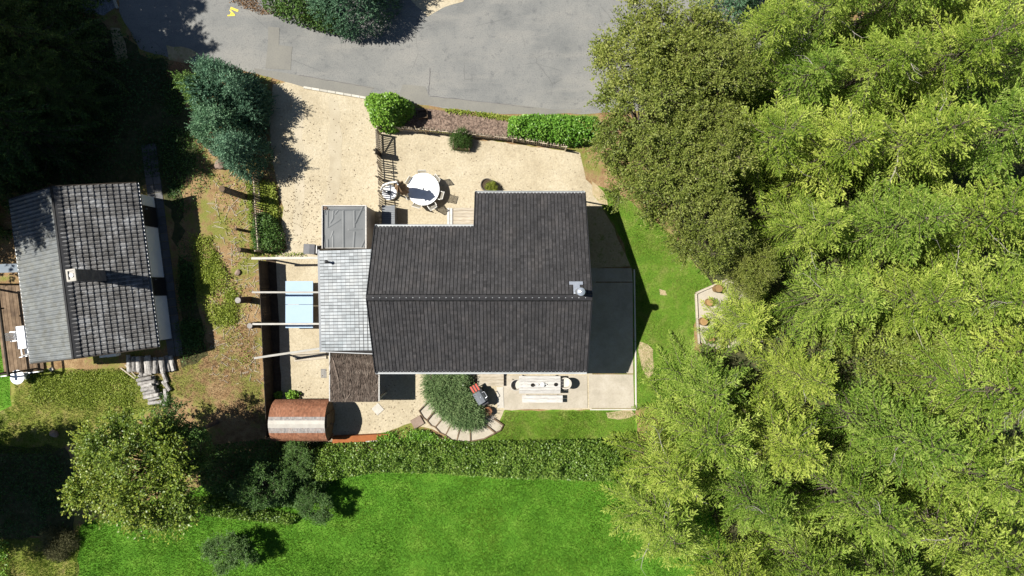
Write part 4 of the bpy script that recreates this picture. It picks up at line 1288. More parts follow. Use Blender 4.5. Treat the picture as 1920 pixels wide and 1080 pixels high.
a = W(1060, 719, .7); arm_shell('cream shell armchair at the right end of the long table', (a.x, a.y, 0), math.pi)
a = W(968, 722, .7); arm_shell('cream shell armchair with dark shaded seat at the table end near the barbecue', (a.x, a.y, 0), 0)
a = W(1018, 721, .78)
TE = thing('teapot', 'round white teapot with curved handle in the middle of the long table', 'teapot', (a.x, a.y, .75))
MB().lathe([(.06, 0), (.11, .05), (.115, .10), (.08, .15), (.03, .165)], n=18).build('body', M['white_paint'], TE)
MB().lathe([(.07, .15), (.05, .175), (.02, .20)], n=14).build('lid', M['white_paint'], TE)
MB().tube([Vector((.10, .05, .12)), Vector((.17, .03, .12)), Vector((.19, 0, .07)), Vector((.11, -.02, .03))], .012, 6).build('handle', M['white_paint'], TE)
a = W(1008, 721, .78)
CU = thing('cup', 'small white cup left of the teapot on the long table', 'cup', (a.x, a.y, .75))
MB().lathe([(.025, 0), (.04, .03), (.045, .08), (.038, .08), (.03, .02)], n=14).build('body', M['white_paint'], CU)
MB().tube([Vector((.04, 0, .065)), Vector((.07, 0, .05)), Vector((.04, 0, .02))], .008, 6).build('handle', M['white_paint'], CU)
for px_, lab in ((998.5, 'dark little plant dish near the left part of the long table'), (1042, 'dark little plant dish near the right end of the long table')):
    a = W(px_, 722 if px_ < 1010 else 721, .78)
    DI = thing('plant_dish', lab, 'dish', (a.x, a.y, .75), 0, 'dark dishes on the long table')
    MB().lathe([(.05, 0), (.09, .03), (.095, .05), (.08, .05), (.06, .02)], n=14).build('dish', M['black_metal'], DI)
    m = MB()
    for k in range(16):
        an = random.uniform(0, 6.28); r_ = random.uniform(.02, .10)
        m.bar((math.cos(an) * .03, math.sin(an) * .03, .03), (math.cos(an) * r_, math.sin(an) * r_, random.uniform(.06, .12)), .02, .006)
    tag(m.build('leaves', M['wood_dark'], DI), kind='stuff')

# ------------------------------------------------------------------ west lot: trunks, stones, logs, round table, path
for k, (x, y, h_, r_, lab) in enumerate(((416, 354, 2.75, .15, 'tallest bare trunk post by the blue firs, its shadow reaching the gravel drive'),
                               (441, 429, 1.0, .07, 'thin short trunk post halfway along the picket fence'),
                               (448, 468, 1.2, .11, 'medium trunk post just above the first pergola beam'),
                               (446, 563, 1.45, .16, 'thick trunk post with grey cut top between two pergola beams'),
                               (468, 611, 1.15, .15, 'thick trunk post touching the board fence by the lower pergola beam'))):
    p = W(x, y, h_)
    o = thing('trunk_post', lab, 'post', (p.x, p.y, 0), random.uniform(0, 6), 'bare trunk posts west of the yard')
    m = MB(); n = 12; vs = []; fs = []
    for q in range(7):
        z = h_ * q / 6
        for i in range(n):
            rr = r_ * (1.12 - .12 * q / 6) * random.uniform(.93, 1.07); an = 2 * math.pi * i / n
            vs.append((rr * math.cos(an), rr * math.sin(an), z - .02))
    for q in range(6):
        for i in range(n): fs.append((q * n + i, q * n + (i + 1) % n, (q + 1) * n + (i + 1) % n, (q + 1) * n + i))
    fs.append(tuple(range(6 * n, 7 * n)))
    m.add(vs, fs, .5); m.build('bark', M['bark'], o)
    MB().lathe([(r_ * .93, h_ - .03), (r_ * .9, h_ + .004)], n=12).build('cut_face', M['wood_brown'] if k < 3 else M['log_end'], o)


def rock(name, label, p, s, mat, seed, group=None):
    bm_ = bmesh.new(); bmesh.ops.create_icosphere(bm_, subdivisions=2, radius=1)
    for v in bm_.verts:
        k = 1 + .28 * mnoise.noise(v.co * 1.4 + Vector((seed * 7.1, 0, 0)))
        v.co = Vector((v.co.x * s[0] * k, v.co.y * s[1] * k, v.co.z * s[2] * k))
    me_ = bpy.data.meshes.new(name); bm_.to_mesh(me_); bm_.free(); me_.materials.append(mat)
    at = me_.attributes.new('tint', 'FLOAT', 'FACE'); at.data.foreach_set('value', np.full(len(me_.polygons), .5, dtype=np.float32))
    return tag(link(name, me_, None, (p.x, p.y, s[2] * .55), seed), label, 'stone', group)


rock('boulder', 'rounded brown-grey boulder at the foot of the lower blue fir', W(416, 308), (.32, .30, .25), M['stone_brown'], 1)
rock('boulder', 'flat bluish-grey boulder in shade beside the middle blue fir', W(399, 281), (.34, .20, .18), M['stone_grey'], 2)
rock('boulder', 'dark stone lying in the dry grass left of the yellow-green tree', W(104, 812), (.24, .20, .16), M['stone_brown'], 3)
rock('boulder', 'small stone at the edge of the weeds beside the trunk posts', W(447, 511), (.17, .14, .12), M['stone_brown'], 4)

# firewood
def log(a, b, r_, label, mat):
    a = Vector(a); b = Vector(b); c = (a + b) / 2
    o = thing('log', label, 'log', c, 0, 'firewood logs by the cottage')
    m = MB(); n = 9; d = (b - a).normalized(); s = d.cross(Vector((0, 0, 1)))
    if s.length < .01: s = Vector((1, 0, 0))
    s.normalize(); u_ = d.cross(s); vs = []; fs = []
    for q in range(4):
        p = a.lerp(b, q / 3) - c
        for i in range(n):
            rr = r_ * random.uniform(.86, 1.1); an = 2 * math.pi * i / n
            vs.append(p + s * rr * math.cos(an) + u_ * rr * math.sin(an))
    for q in range(3):
        for i in range(n): fs.append((q * n + i, q * n + (i + 1) % n, (q + 1) * n + (i + 1) % n, (q + 1) * n + i))
    m.add(vs, fs); m.build('bark', mat, o)
    for p, e in ((a - c, -.004), (b - c, .004)):
        MB().cyl(p + d * (e - .003), p + d * (e + .003), r_ * .92, n=9).build('cut_face', M['log_end'], o)


LA = 'bare grey log lying lengthwise in the woodpile beneath the cottage gable'
LB = 'short grey log lying crosswise in the sunny tail of the woodpile'
for x, r_, z in ((243, .10, .10), (251, .12, .12), (260, .12, .12), (268, .13, .13), (279, .17, .17), (292, .13, .13), (303, .14, .14), (314, .13, .13), (322, .12, .12),
                 (247, .10, .29), (257, .12, .33), (266, .12, .35), (285, .13, .42), (299, .13, .38), (309, .13, .37)):
    a, b = W(x + random.uniform(-1, 1), 668 + random.uniform(-3, 3)), W(x + 3 + random.uniform(-4, 4), 697 + random.uniform(-4, 8))
    a.z = b.z = z; log(a, b, r_, LA, M['log_grey'])
for k in range(9):
    y = 703 + k * 6.4; x = 262 + k * 2.6
    for lv in range(2 if k in (1, 2, 3, 4, 5, 6) else 1):
        a, b = W(x + random.uniform(-2, 2), y + random.uniform(-1, 1) + 1.5), W(x + 26 + random.uniform(-4, 4), y - 4 + random.uniform(-2, 2))
        a.z = b.z = .10 + lv * .19 + .02; log(a, b, random.uniform(.085, .115), LB, M['log_grey'])
for k in range(4):
    a, b = W(312 + random.uniform(-5, 5), 700 + k * 14), W(316 + random.uniform(-6, 6), 716 + k * 15)
    a.z = b.z = .12; log(a, b, .11, 'dark log lying lengthwise in the shaded right flank of the woodpile', M['log_grey'])
for a, b, lab in (((228, 690), (262, 708), 'long thin pale pole leaning left of the woodpile, outer one'), ((236, 684), (264, 704), 'long thin pale pole leaning left of the woodpile, inner one')):
    p, q = W(*a), W(*b); p.z = .05; q.z = .45
    o = tag(MB().cyl(p - p, q - p, .04, .03, 7).build('pole', M['wood_pale'], None, p), lab, 'pole', 'poles by the woodpile')

# white garden furniture of the neighbour
p = W(32.5, 707, .62)
WT = thing('round_table', 'small round white bistro table on dry grass by the cottage deck', 'table', (p.x, p.y, 0))
MB().lathe([(.35, .60), (.37, .61), (.37, .63), (.36, .64)], n=32).build('tabletop', M['table_white'], WT)
MB().cyl((0, 0, .02), (0, 0, .60), .035, n=10).build('stem', M['white_paint'], WT)
MB().lathe([(.22, 0), (.2, .03), (.05, .05)], n=16).build('foot', M['white_paint'], WT)


def garden_chair(label, p, rz):
    c = thing('plastic_chair', label, 'chair', p, rz, 'white chairs on the cottage deck')
    MB().box((0, 0, .44), (.44, .44, .035)).build('seat', M['white_paint'], c)
    b = MB()
    for k in range(6): b.bar((-.18 + k * .072, -.22, .46), (-.17 + k * .068, -.34, .90), .05, .016, up=(0, 1, .2))
    b.bar((-.21, -.34, .90), (.21, -.34, .90), .04, .05); b.build('backrest', M['white_paint'], c)
    for sx in (-.2, .2):
        MB().bar((sx * 1.15, -.25, .66), (sx * 1.15, .2, .64), .06, .025).build('armrest', M['white_paint'], c)
        for sy in (-.2, .2): MB().bar((sx * 1.15, sy * 1.1, 0), (sx, sy, .43), .04, .04).build('leg', M['white_paint'], c)


q = W(33, 630, .6); garden_chair('white plastic chair on the cottage deck facing the small table', (q.x, q.y, .13), R(-84))
q = W(53, 655, .6); garden_chair('white plastic chair tucked under the lower end of the cottage eave', (q.x, q.y, .13), R(10))
q = W(45, 632, .7)
DT = thing('deck_table', 'pale grey rectangular table on the deck beside the cottage eave', 'table', (q.x, q.y, .13), R(7))
MB().box((0, 0, .72), (.55, 1.15, .03)).build('tabletop', M['white_paint'], DT)
for sx in (-.22, .22):
    for sy in (-.5, .5): MB().box((sx, sy, .35), (.05, .05, .70)).build('leg', M['white_paint'], DT)
q = W(98, 692)
tag(MB().box((0, 0, .05), (.18, .18, .10)).build('stone_block', M['stone_pale'], None, q, R(35)), 'small pale block in the grass below the cottage roof', 'stone')

# paved path between cottage and weeds
PT = thing('path', None, None, (0, 0, 0)); PT['kind'] = 'structure'
pa, pb2 = W(279, 270), W(330, 668)
n = 26
d = (pb2 - pa); L_ = d.length; d.normalize(); rz = math.atan2(d.y, d.x)
for i in range(n):
    c = pa.lerp(pb2, (i + .5) / n)
    for s in (-.2, .2):
        MB().box((0, 0, 0), (L_ / n * .95, .37, .05)).build('paving_slab', M['dark_path'], PT, (c.x - d.y * s, c.y + d.x * s, .012 + random.uniform(0, .006)), rz + random.gauss(0, .01))

# stump bed on the east lawn
sheet('sand_bed', [(1304, 552), (1320, 543), (1362, 524), (1420, 540), (1430, 640), (1345, 655), (1310, 640), (1305, 600)], .014, M['concrete'], .04)
EB = thing('bed_edging', 'weathered timber edging round the sandy stump bed on the lawn', 'edging', W(1304, 580))
eo = EB.location.copy()
for a, b in (((1304, 551), (1306, 596)), ((1306, 597), (1310, 645)), ((1304, 550), (1319, 543)), ((1319, 543), (1345, 532))):
    MB().bar(W(*a) - eo + Vector((0, 0, .06)), W(*b) - eo + Vector((0, 0, .06)), .10, .14).build('timber', M['wood_pale'], EB)
for x, y, h_, r_, lab in ((1348, 541, .55, .20, 'tallest orange-brown wood stump at the top of the sandy bed'), (1331, 567, .35, .19, 'second orange-brown wood stump from the top of the sandy bed'),
                        (1320, 603, .35, .21, 'third orange-brown wood stump from the top, close to the bed edging'), (1334, 636, .35, .19, 'lowest orange-brown wood stump of the sandy bed'),
                        (1430, 590, .40, .18, 'orange-brown wood stump deep in the trees right of the sandy bed')):
    p = W(x, y, h_)
    o = thing('wood_stump', lab, 'stump', (p.x, p.y, 0), random.uniform(0, 6), 'wood stumps in the sandy bed')
    m = MB(); vs = []; fs = []; n = 14
    for q in range(4):
        for i in range(n):
            rr = r_ * random.uniform(.95, 1.05); an = 2 * math.pi * i / n
            vs.append((rr * math.cos(an), rr * math.sin(an), h_ * q / 3))
    for q in range(3):
        for i in range(n): fs.append((q * n + i, q * n + (i + 1) % n, (q + 1) * n + (i + 1) % n, (q + 1) * n + i))
    m.add(vs, fs, .5); m.build('bark', M['stump'], o)
    MB().lathe([(r_ * .96, h_ - .01), (r_ * .94, h_ + .005)], n=14).build('cut_face', M['stump'], o)

# ------------------------------------------------------------------ foliage
def orth(D):
    a = np.where(np.abs(D[:, 2:3]) < .9, np.array([[0, 0, 1.0]]), np.array([[1.0, 0, 0]]))
    A = nrm(np.cross(D, a)); B = np.cross(D, A)
    return A, B


def leaf_quads(P, D, N, L, Wd):
    s = nrm(np.cross(D, N)) * (Wd / 2)[:, None]
    m = P + D * (L * .5)[:, None]
    V = np.stack([P, m + s, P + D * L[:, None], m - s], 1).reshape(-1, 3)
    F = np.arange(len(V)).reshape(-1, 4)
    return V, F


def shoots(P, D, L, k=7, ll=.10, lw=.035, spread=42, T0=None):
    """needle-bearing shoots: k leaflets spiralling round each axis and one at the tip"""
    n = len(P); A, B = orth(D)
    t = (np.arange(k) + .4) / k
    az = np.arange(k)[None] * 2.4 + rng.uniform(0, 6.28, (n, 1))
    th = np.radians(spread) * (1 - .45 * t)[None] + rng.normal(0, .12, (n, k))
    rad = A[:, None] * np.cos(az)[..., None] + B[:, None] * np.sin(az)[..., None]
    ld = nrm(D[:, None] * np.cos(th)[..., None] + rad * np.sin(th)[..., None])
    pos = P[:, None] + D[:, None] * (L[:, None] * t)[..., None]
    nn_ = nrm(D[:, None] - ld * (ld * D[:, None]).sum(-1, keepdims=True))
    len_ = ll * (1 - .35 * t)[None] * rng.uniform(.8, 1.2, (n, k))
    V, F = leaf_quads(pos.reshape(-1, 3), ld.reshape(-1, 3), nn_.reshape(-1, 3), len_.ravel(), np.full(n * k, lw))
    # tip leaflet
    V2, F2 = leaf_quads(P + D * (L * .85)[:, None], D, A, np.full(n, ll), np.full(n, lw))
    T0 = rng.uniform(.25, .75, n) if T0 is None else T0
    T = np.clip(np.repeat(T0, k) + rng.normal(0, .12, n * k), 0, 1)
    return np.concatenate([V, V2]), np.concatenate([F, F2 + len(V)]), np.concatenate([T, np.clip(T0 + .1, 0, 1)])


def conifer(h, Rm, seed, whorl=.36, nb=5, tw=.11, k=6, ll=.12, lw=.045, z0=.14, droop=.1, up=.5, power=.75, tlen=.62, wood='bark', leaf='larch', bare=5):
    r = random.Random(seed); rs = np.random.default_rng(seed)
    P = []; D = []; L = []; T = []
    wd = MB()
    wd.cyl((0, 0, -.1), (0, 0, h * .5), .012 * h + .04, .007 * h + .02, 8, cap=False); wd.cyl((0, 0, h * .5), (0, 0, h), .007 * h + .02, .012, 8, cap=False)
    z = h * z0
    bias = r.uniform(0, 6.28)
    while z < h - .12:
        t = (z - h * z0) / (h * (1 - z0))
        Lm = Rm * ((1 - t) ** power) + .12
        a0 = r.uniform(0, 6.28)
        for b in range(nb if t < .85 else 3):
            a = a0 + b * 6.283 / nb + r.gauss(0, .28)
            Lb = Lm * r.uniform(.55, 1.12) * (1 + .12 * math.cos(a - bias))
            e0 = math.radians(-12 + 50 * t ** 1.4) + r.gauss(0, .12)
            cu = (up * .25 - droop) * r.uniform(.5, 1.6)
            da = r.gauss(0, .22)
            npt = max(3, int(Lb / tw))
            s = (np.arange(npt) + .6) / npt
            rr = Lb * s * math.cos(e0); zz = z + Lb * (math.sin(e0) * s + cu * s * s); aa = a + da * s * s
            pts = np.stack([rr * np.cos(aa), rr * np.sin(aa), zz], 1)
            tan = nrm(np.gradient(pts, axis=0)) if npt > 2 else None
            side = nrm(np.cross(tan, [[0, 0, 1.0]])); upv_ = np.cross(side, tan)
            p0 = Vector((0, 0, z)); rb = .010 + .006 * Lb
            q1 = Vector(pts[npt // 2]); q2 = Vector(pts[-1])
            wd.cyl(p0, q1, rb, rb * .6, 4, cap=False); wd.cyl(q1, q2, rb * .6, .004, 4, cap=False)
            bt = r.uniform(.25, .7)
            lo = .18 if t < .7 else .05
            for sg in (-1, 1):
                sel = s > lo
                n = sel.sum()
                an = np.radians(rs.uniform(32, 60, n)) * sg
                d = tan[sel] * np.cos(an)[:, None] + side[sel] * np.sin(an)[:, None] + upv_[sel] * rs.normal(.02, .28, n)[:, None]
                d[:, 2] -= rs.uniform(0, .12, n)
                P.append(pts[sel] + rs.normal(0, .015, (n, 3))); D.append(nrm(d))
                L.append(np.clip(tlen * (1.05 - s[sel]) ** .7 * min(1, .35 + Lb * .35), .10, tlen) * rs.uniform(.6, 1.2, n))
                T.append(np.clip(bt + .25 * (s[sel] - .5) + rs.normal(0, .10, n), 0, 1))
            P.append(pts[-1:]); D.append(tan[-1:]); L.append(np.array([.25])); T.append(np.array([min(1, bt + .3)]))
        z += whorl * r.uniform(.8, 1.2)
    # leader
    P.append(np.array([[0, 0, h - .35]])); D.append(np.array([[0, 0, 1.0]])); L.append(np.array([.4])); T.append(np.array([.8]))
    V, F, TT_ = shoots(np.concatenate(P), np.concatenate(D), np.concatenate(L), k, ll, lw, 44, np.concatenate(T))
    crown = np_mesh('crown', V, F, TT_, M[leaf])
    pales = []
    for b in range(bare):
        pale = MB()
        zb_ = h * r.uniform(.45, .8); a = r.uniform(0, 6.28)
        t = (zb_ - h * z0) / (h * (1 - z0)); Lb = Rm * (1 - t) ** power * r.uniform(.9, 1.15)
        p = Vector((0, 0, zb_)); rad = .032
        for q in range(5):
            a += r.gauss(0, .22)
            p2 = p + Vector((math.cos(a), math.sin(a), r.uniform(.15, .5))) * (Lb / 5)
            pale.cyl(p, p2, rad, rad * .8, 5, cap=False); rad *= .8
            if q > 1:
                a3 = a + r.choice((-1, 1)) * r.uniform(.5, 1.0)
                pale.cyl(p2, p2 + Vector((math.cos(a3), math.sin(a3), .25)) * .45, rad * .6, .004, 4, cap=False)
            p = p2
        pales.append(pale.mesh('dead_limb', M['bark_pale']))
    return [crown, wd.mesh('trunk', M[wood])] + pales


def plant_tree(name, label, cat, px, py, h, variant, hn, rz, group=None, base=None, wide=1.0):
    p = Vector(base) if base else W(px, py, h)
    o = thing(name, label, cat, (p.x, p.y, 0), rz, group)
    k = h / hn
    for nm, me_ in zip(('crown', 'trunk', 'dead_limb', 'dead_limb', 'dead_limb'), variant):
        if me_ is None: continue
        c = link(nm, me_, o); c.scale = (k * wide, k * wide, k)
    return o


LV = [conifer(10, 3.3, 100 + i, whorl=.40, nb=5, z0=.10, tw=.14, k=16, ll=.115, lw=.044, tlen=1.0, leaf='larch', wood='bark', bare=2, power=(.62, .7, .55, .78)[i], up=.45, droop=.16) for i in range(4)]
larches = [  # trunk foot in the photograph, height, spread
    (1288, 712, 5.4, 1.45, 'slender larch standing nearest the right-hand edge of the concrete terrace'),
    (1378, 600, 3.4, 1.9, 'small soft young larch over the sandy stump bed'),
    (1278, 775, 7.5, 1.2, 'bright larch in the first row just below the terrace corner'),
    (1225, 842, 7.0, 1.15, 'larch at the right end of the clipped hedge'),
    (1205, 925, 7.5, 1.2, 'yellow-green larch whose left branches reach over the back lawn'),
    (1330, 1035, 8.5, 1.05, 'larch in the bottom corner between lawn and wood, cut by the frame edge'),
    (1345, 880, 9.0, 1.0, 'larch one row behind the lawn edge, low in the photo'),
    (1430, 985, 9.5, 1.0, 'larch with pale dead limbs one row in from the lower frame edge'),
    (1455, 1090, 9.0, 1.0, 'larch at the lower frame edge with bare curved limbs beside it'),
    (1400, 790, 8.0, 1.0, 'star-shaped larch beside the dark gap right of the stump bed'),
    (1450, 690, 6.0, 1.05, 'low larch right behind the stump bed, under taller crowns'),
    (1500, 880, 10.0, 1.0, 'broad larch between two dark gaps in the lower right wood'),
    (1565, 1010, 10.0, 1.0, 'larch near the lower frame edge, second from the right corner'),
    (1680, 1080, 10.0, 1.05, 'larch filling the bottom right corner of the photo'),
    (1680, 940, 10.5, 1.0, 'larch at the right frame edge above the corner tree'),
    (1570, 770, 9.5, 1.05, 'larch with greener tufts below the brown thicket'),
    (1660, 820, 10.0, 1.0, 'dense larch close to the right edge, well below the middle of the photo'),
    (1720, 700, 10.0, 1.05, 'larch by the right frame edge just below mid height'),
    (1600, 560, 8.5, 1.0, 'green larch left of the deep dark hole on the right'),
    (1500, 560, 7.5, 1.05, 'larch leaning behind the olive trees, level with the chimney'),
    (1455, 440, 7.0, 1.05, 'low larch directly right of the lower olive tree'),
    (1560, 440, 9.5, 1.0, 'larch with whitish bare twigs in the middle of the wood'),
    (1690, 560, 10.0, 1.0, 'larch at the right frame edge level with the chimney'),
    (1680, 430, 10.0, 1.0, 'yellowish larch above the deep dark hole on the right'),
    (1480, 320, 8.0, 1.1, 'wide larch right of the upper olive trees'),
    (1590, 310, 10.0, 1.0, 'tall larch in the upper middle of the wood'),
    (1710, 300, 10.5, 1.0, 'larch at the right frame edge in the upper third'),
    (1440, 200, 7.5, 1.1, 'brightest yellow-green larch at the upper left corner of the wood'),
    (1540, 190, 9.5, 1.0, 'larch with upright bright sprays near the top of the photo'),
    (1650, 180, 10.0, 1.0, 'dark green larch near the top right corner'),
    (1750, 170, 10.5, 1.05, 'larch in the top right corner of the photo'),
    (1800, 470, 10.5, 1.05, 'larch mostly outside the right frame edge, level with the house notch'),
    (1790, 640, 10.5, 1.05, 'larch mostly outside the right frame edge, level with the west pergola'),
    (1790, 860, 10.5, 1.05, 'larch mostly outside the right frame edge, level with the hedge'),
    (1378, 300, 8.0, 1.0, 'larch pushing between the two lower olive trees from the wood'),
    (1365, 130, 8.5, 1.0, 'larch behind the upper olive trees near the road end'),
    (1480, 80, 8.5, 1.05, 'larch cut by the top frame edge beside the dark firs'),
    (1590, 60, 10.0, 1.0, 'larch near the top frame edge, third from the right corner'),
    (1710, 40, 10.5, 1.0, 'larch mostly above the top frame edge near the right corner'),
]
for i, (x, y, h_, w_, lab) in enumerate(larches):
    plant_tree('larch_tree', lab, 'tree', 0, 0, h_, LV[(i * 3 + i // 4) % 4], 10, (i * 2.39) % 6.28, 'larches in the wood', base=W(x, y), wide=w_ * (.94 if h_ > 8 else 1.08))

SV = [conifer(13, 3.3, 300 + i, whorl=.30, nb=7, z0=.05, leaf='spruce', tw=.14, k=7, ll=.14, lw=.075, droop=.22, up=.3, power=.75, tlen=.6, bare=0) for i in range(2)]
spruces = [((75, -40), 13, 'dark spruce whose sunlit tips touch the top left frame edge'), ((8, 62), 16, 'dark spruce in the top left corner, cut by the frame'),
           ((70, 75), 14, 'dark spruce nearest the road in the top left wood'), ((20, 160), 16, 'dark spruce at the left frame edge above the cottage, second row'),
           ((92, 175), 13.5, 'dark shaded spruce between cottage and road'), ((-10, 245), 16, 'dark spruce at the left frame edge just above the cottage'),
           ((45, 290), 12.5, 'dark spruce closest to the top of the cottage roof'),
           ((-90, 130), 18, 'dark spruce beyond the left frame edge, upper one'), ((-80, 330), 16, 'dark spruce beyond the left frame edge beside the cottage'),
           ((-70, 215), 17, 'dark spruce beyond the left frame edge, second from the cottage'), ((118, 35), 12, 'dark spruce at the upper end of the row beside the grey gravel'),
           ((120, 265), 12.0, 'dark spruce nearest the upper end of the paved path'), ((-70, 385), 15, 'dark spruce at the left frame edge behind the cottage'),
           ((140, 120), 10.5, 'smaller dark spruce in the shade at the verge of the road'), ((168, 200), 7.5, 'smallest dark spruce in the shade, nearest the blue-green firs')]
for i, (p, h_, lab) in enumerate(spruces):
    b = W(*p)
    plant_tree('spruce_tree', lab, 'tree', 0, 0, h_, SV[i % 2], 13, i * 1.7, 'dark spruces north of the cottage', base=b, wide=1.08)


# broad-leaved trees
def broadleaf(h, Rm, seed, lobes=26, per=900, ls=.085, leaf='olive_leaf', squash=.75, zc=.62, inner=.35, twig=.5, lobe_r=.34):
    r = random.Random(seed); rs = np.random.default_rng(seed)
    wd = MB(); P = []; D = []; T = []
    wd.cyl((0, 0, -.1), (0, 0, h * .35), .03 * h, .02 * h, 8, cap=False)
    for i in range(lobes):
        while True:
            v = Vector((r.gauss(0, 1), r.gauss(0, 1), r.gauss(.25, .9)))
            if v.length > .1: v.normalize()
            if v.z > -.45: break
        q = r.uniform(.45, .92)
        c = Vector((v.x * Rm * q, v.y * Rm * q, h * zc + v.z * h * (1 - zc) * q * .95))
        mid = Vector((c.x * .45, c.y * .45, h * .35 + (c.z - h * .35) * .55))
        wd.cyl((0, 0, h * .33), mid, .010 * h, .006 * h, 5, cap=False); wd.cyl(mid, c, .006 * h, .012, 5, cap=False)
        lr = Rm * lobe_r * r.uniform(.7, 1.25)
        # twigs radiate from the lobe centre, leaves sit along them
        nt_ = max(10, per // 22)
        td = nrm(rs.normal(0, 1, (nt_, 3)) + np.array([[v.x, v.y, .35 + max(0, v.z)]]) * .7)
        tl_ = lr * rs.uniform(.55, 1.25, nt_)
        td[:, 2] *= squash; 
        for a, l_ in zip(td[::3], tl_[::3]):
            wd.cyl(c, c + Vector(a) * l_ * .95, .012, .004, 3, cap=False)
        m = 22
        s = rs.uniform(inner, 1.05, (nt_, m))
        pp = np.array(c)[None, None] + td[:, None] * (tl_[:, None] * s)[..., None] + rs.normal(0, .055, (nt_, m, 3))
        P.append(pp.reshape(-1, 3))
        dd = nrm(np.repeat(td, m, 0) + rs.normal(0, .8, (nt_ * m, 3)))
        D.append(dd)
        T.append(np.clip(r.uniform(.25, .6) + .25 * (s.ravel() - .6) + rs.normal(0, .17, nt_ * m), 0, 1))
    P = np.concatenate(P); D = np.concatenate(D); T = np.concatenate(T)
    n = len(P)
    N = nrm(rs.normal(0, .55, (n, 3)) + np.array([[0, 0, 1.0]]))
    L = ls * rs.uniform(.7, 1.35, n)
    V, F = leaf_quads(P, D, N, L, L * .62)
    return np_mesh('crown', V, F, T, M[leaf]), wd.mesh('trunk', M['bark']), None


OV = [broadleaf(8, 3.2, 500 + i, lobes=30, per=1100, ls=.10, leaf='olive_leaf', lobe_r=.36) for i in range(2)]
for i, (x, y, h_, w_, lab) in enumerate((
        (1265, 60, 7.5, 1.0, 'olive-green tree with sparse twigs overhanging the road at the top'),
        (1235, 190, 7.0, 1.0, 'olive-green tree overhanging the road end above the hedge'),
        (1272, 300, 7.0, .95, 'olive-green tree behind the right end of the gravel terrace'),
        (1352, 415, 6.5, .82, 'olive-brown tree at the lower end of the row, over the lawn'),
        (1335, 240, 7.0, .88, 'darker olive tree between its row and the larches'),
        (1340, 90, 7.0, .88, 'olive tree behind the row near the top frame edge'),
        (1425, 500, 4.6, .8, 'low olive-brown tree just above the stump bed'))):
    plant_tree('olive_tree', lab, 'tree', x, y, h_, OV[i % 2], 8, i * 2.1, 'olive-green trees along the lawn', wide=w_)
YV = broadleaf(8, 3.3, 610, lobes=44, per=1300, ls=.12, leaf='yellow_leaf', lobe_r=.33)
plant_tree('broadleaf_tree', 'large yellow-green broadleaf tree below the cottage with a dark shadow on its right', 'tree', 205, 922, 7.0, YV, 8, .4, wide=1.0)
DV = broadleaf(6, 2.3, 620, lobes=24, per=800, ls=.10, leaf='dark_leaf', lobe_r=.36)
plant_tree('broadleaf_tree', 'dark green tree right beside the woodpile, behind the yellow-green tree', 'tree', 308, 836, 5.4, DV, 6, .9, wide=.85)
plant_tree('broadleaf_tree', 'dark green tree left of the barrel sauna at the hedge end', 'tree', 478, 918, 3.4, DV, 6, 2.2, wide=1.05)
plant_tree('broadleaf_tree', 'small dark green tree beneath the left end of the barrel sauna', 'tree', 548, 872, 2.2, DV, 6, 4.0, wide=1.2)
plant_tree('broadleaf_tree', 'greyish green bush tree standing out into the lawn below the hedge end', 'tree', 585, 950, 2.2, DV, 6, 1.0, wide=1.3)
plant_tree('broadleaf_tree', 'small round dark shrub alone on the back lawn at the bottom of the photo', 'shrub', 415, 1050, 2.2, DV, 6, 5.0, wide=1.5)
# trees standing left of the frame, seen by the shade they throw
for i, (p, h_) in enumerate((((-50, 862), 8.5), ((-45, 905), 7.5), ((-130, 880), 10.5))):
    plant_tree('broadleaf_tree', ('tall broadleaf tree beyond the left frame edge, upper of three', 'tall broadleaf tree beyond the left frame edge, middle of three', 'tall broadleaf tree beyond the left frame edge, lowest of three')[i],
               'tree', 0, 0, h_, YV, 8, 2.0 + i, 'trees beyond the left edge', base=W(*p), wide=.78)


# ---------------------------------------------------------------- mounds: hedges, bushes, ground cover
def in_poly(X, Y, poly):
    ins = np.zeros(len(X), bool); n = len(poly); d2 = np.full(len(X), 1e9)
    for i in range(n):
        x1, y1 = poly[i]; x2, y2 = poly[(i + 1) % n]
        c = ((y1 > Y) != (y2 > Y)) & (X < (x2 - x1) * (Y - y1) / (y2 - y1 + 1e-12) + x1)
        ins ^= c
        dx, dy = x2 - x1, y2 - y1
        t_ = np.clip(((X - x1) * dx + (Y - y1) * dy) / (dx * dx + dy * dy + 1e-12), 0, 1)
        d2 = np.minimum(d2, (X - x1 - t_ * dx) ** 2 + (Y - y1 - t_ * dy) ** 2)
    return ins, np.sqrt(d2)


def sample_poly(poly, n):
    a = np.array(poly); lo, hi = a.min(0), a.max(0)
    xs, ys, ds = [], [], []; tot = 0
    while tot < n:
        X = rng.uniform(lo[0], hi[0], n * 2); Y = rng.uniform(lo[1], hi[1], n * 2)
        k, d = in_poly(X, Y, poly)
        xs.append(X[k]); ys.append(Y[k]); ds.append(d[k]); tot += k.sum()
    return np.concatenate(xs)[:n], np.concatenate(ys)[:n], np.concatenate(ds)[:n]


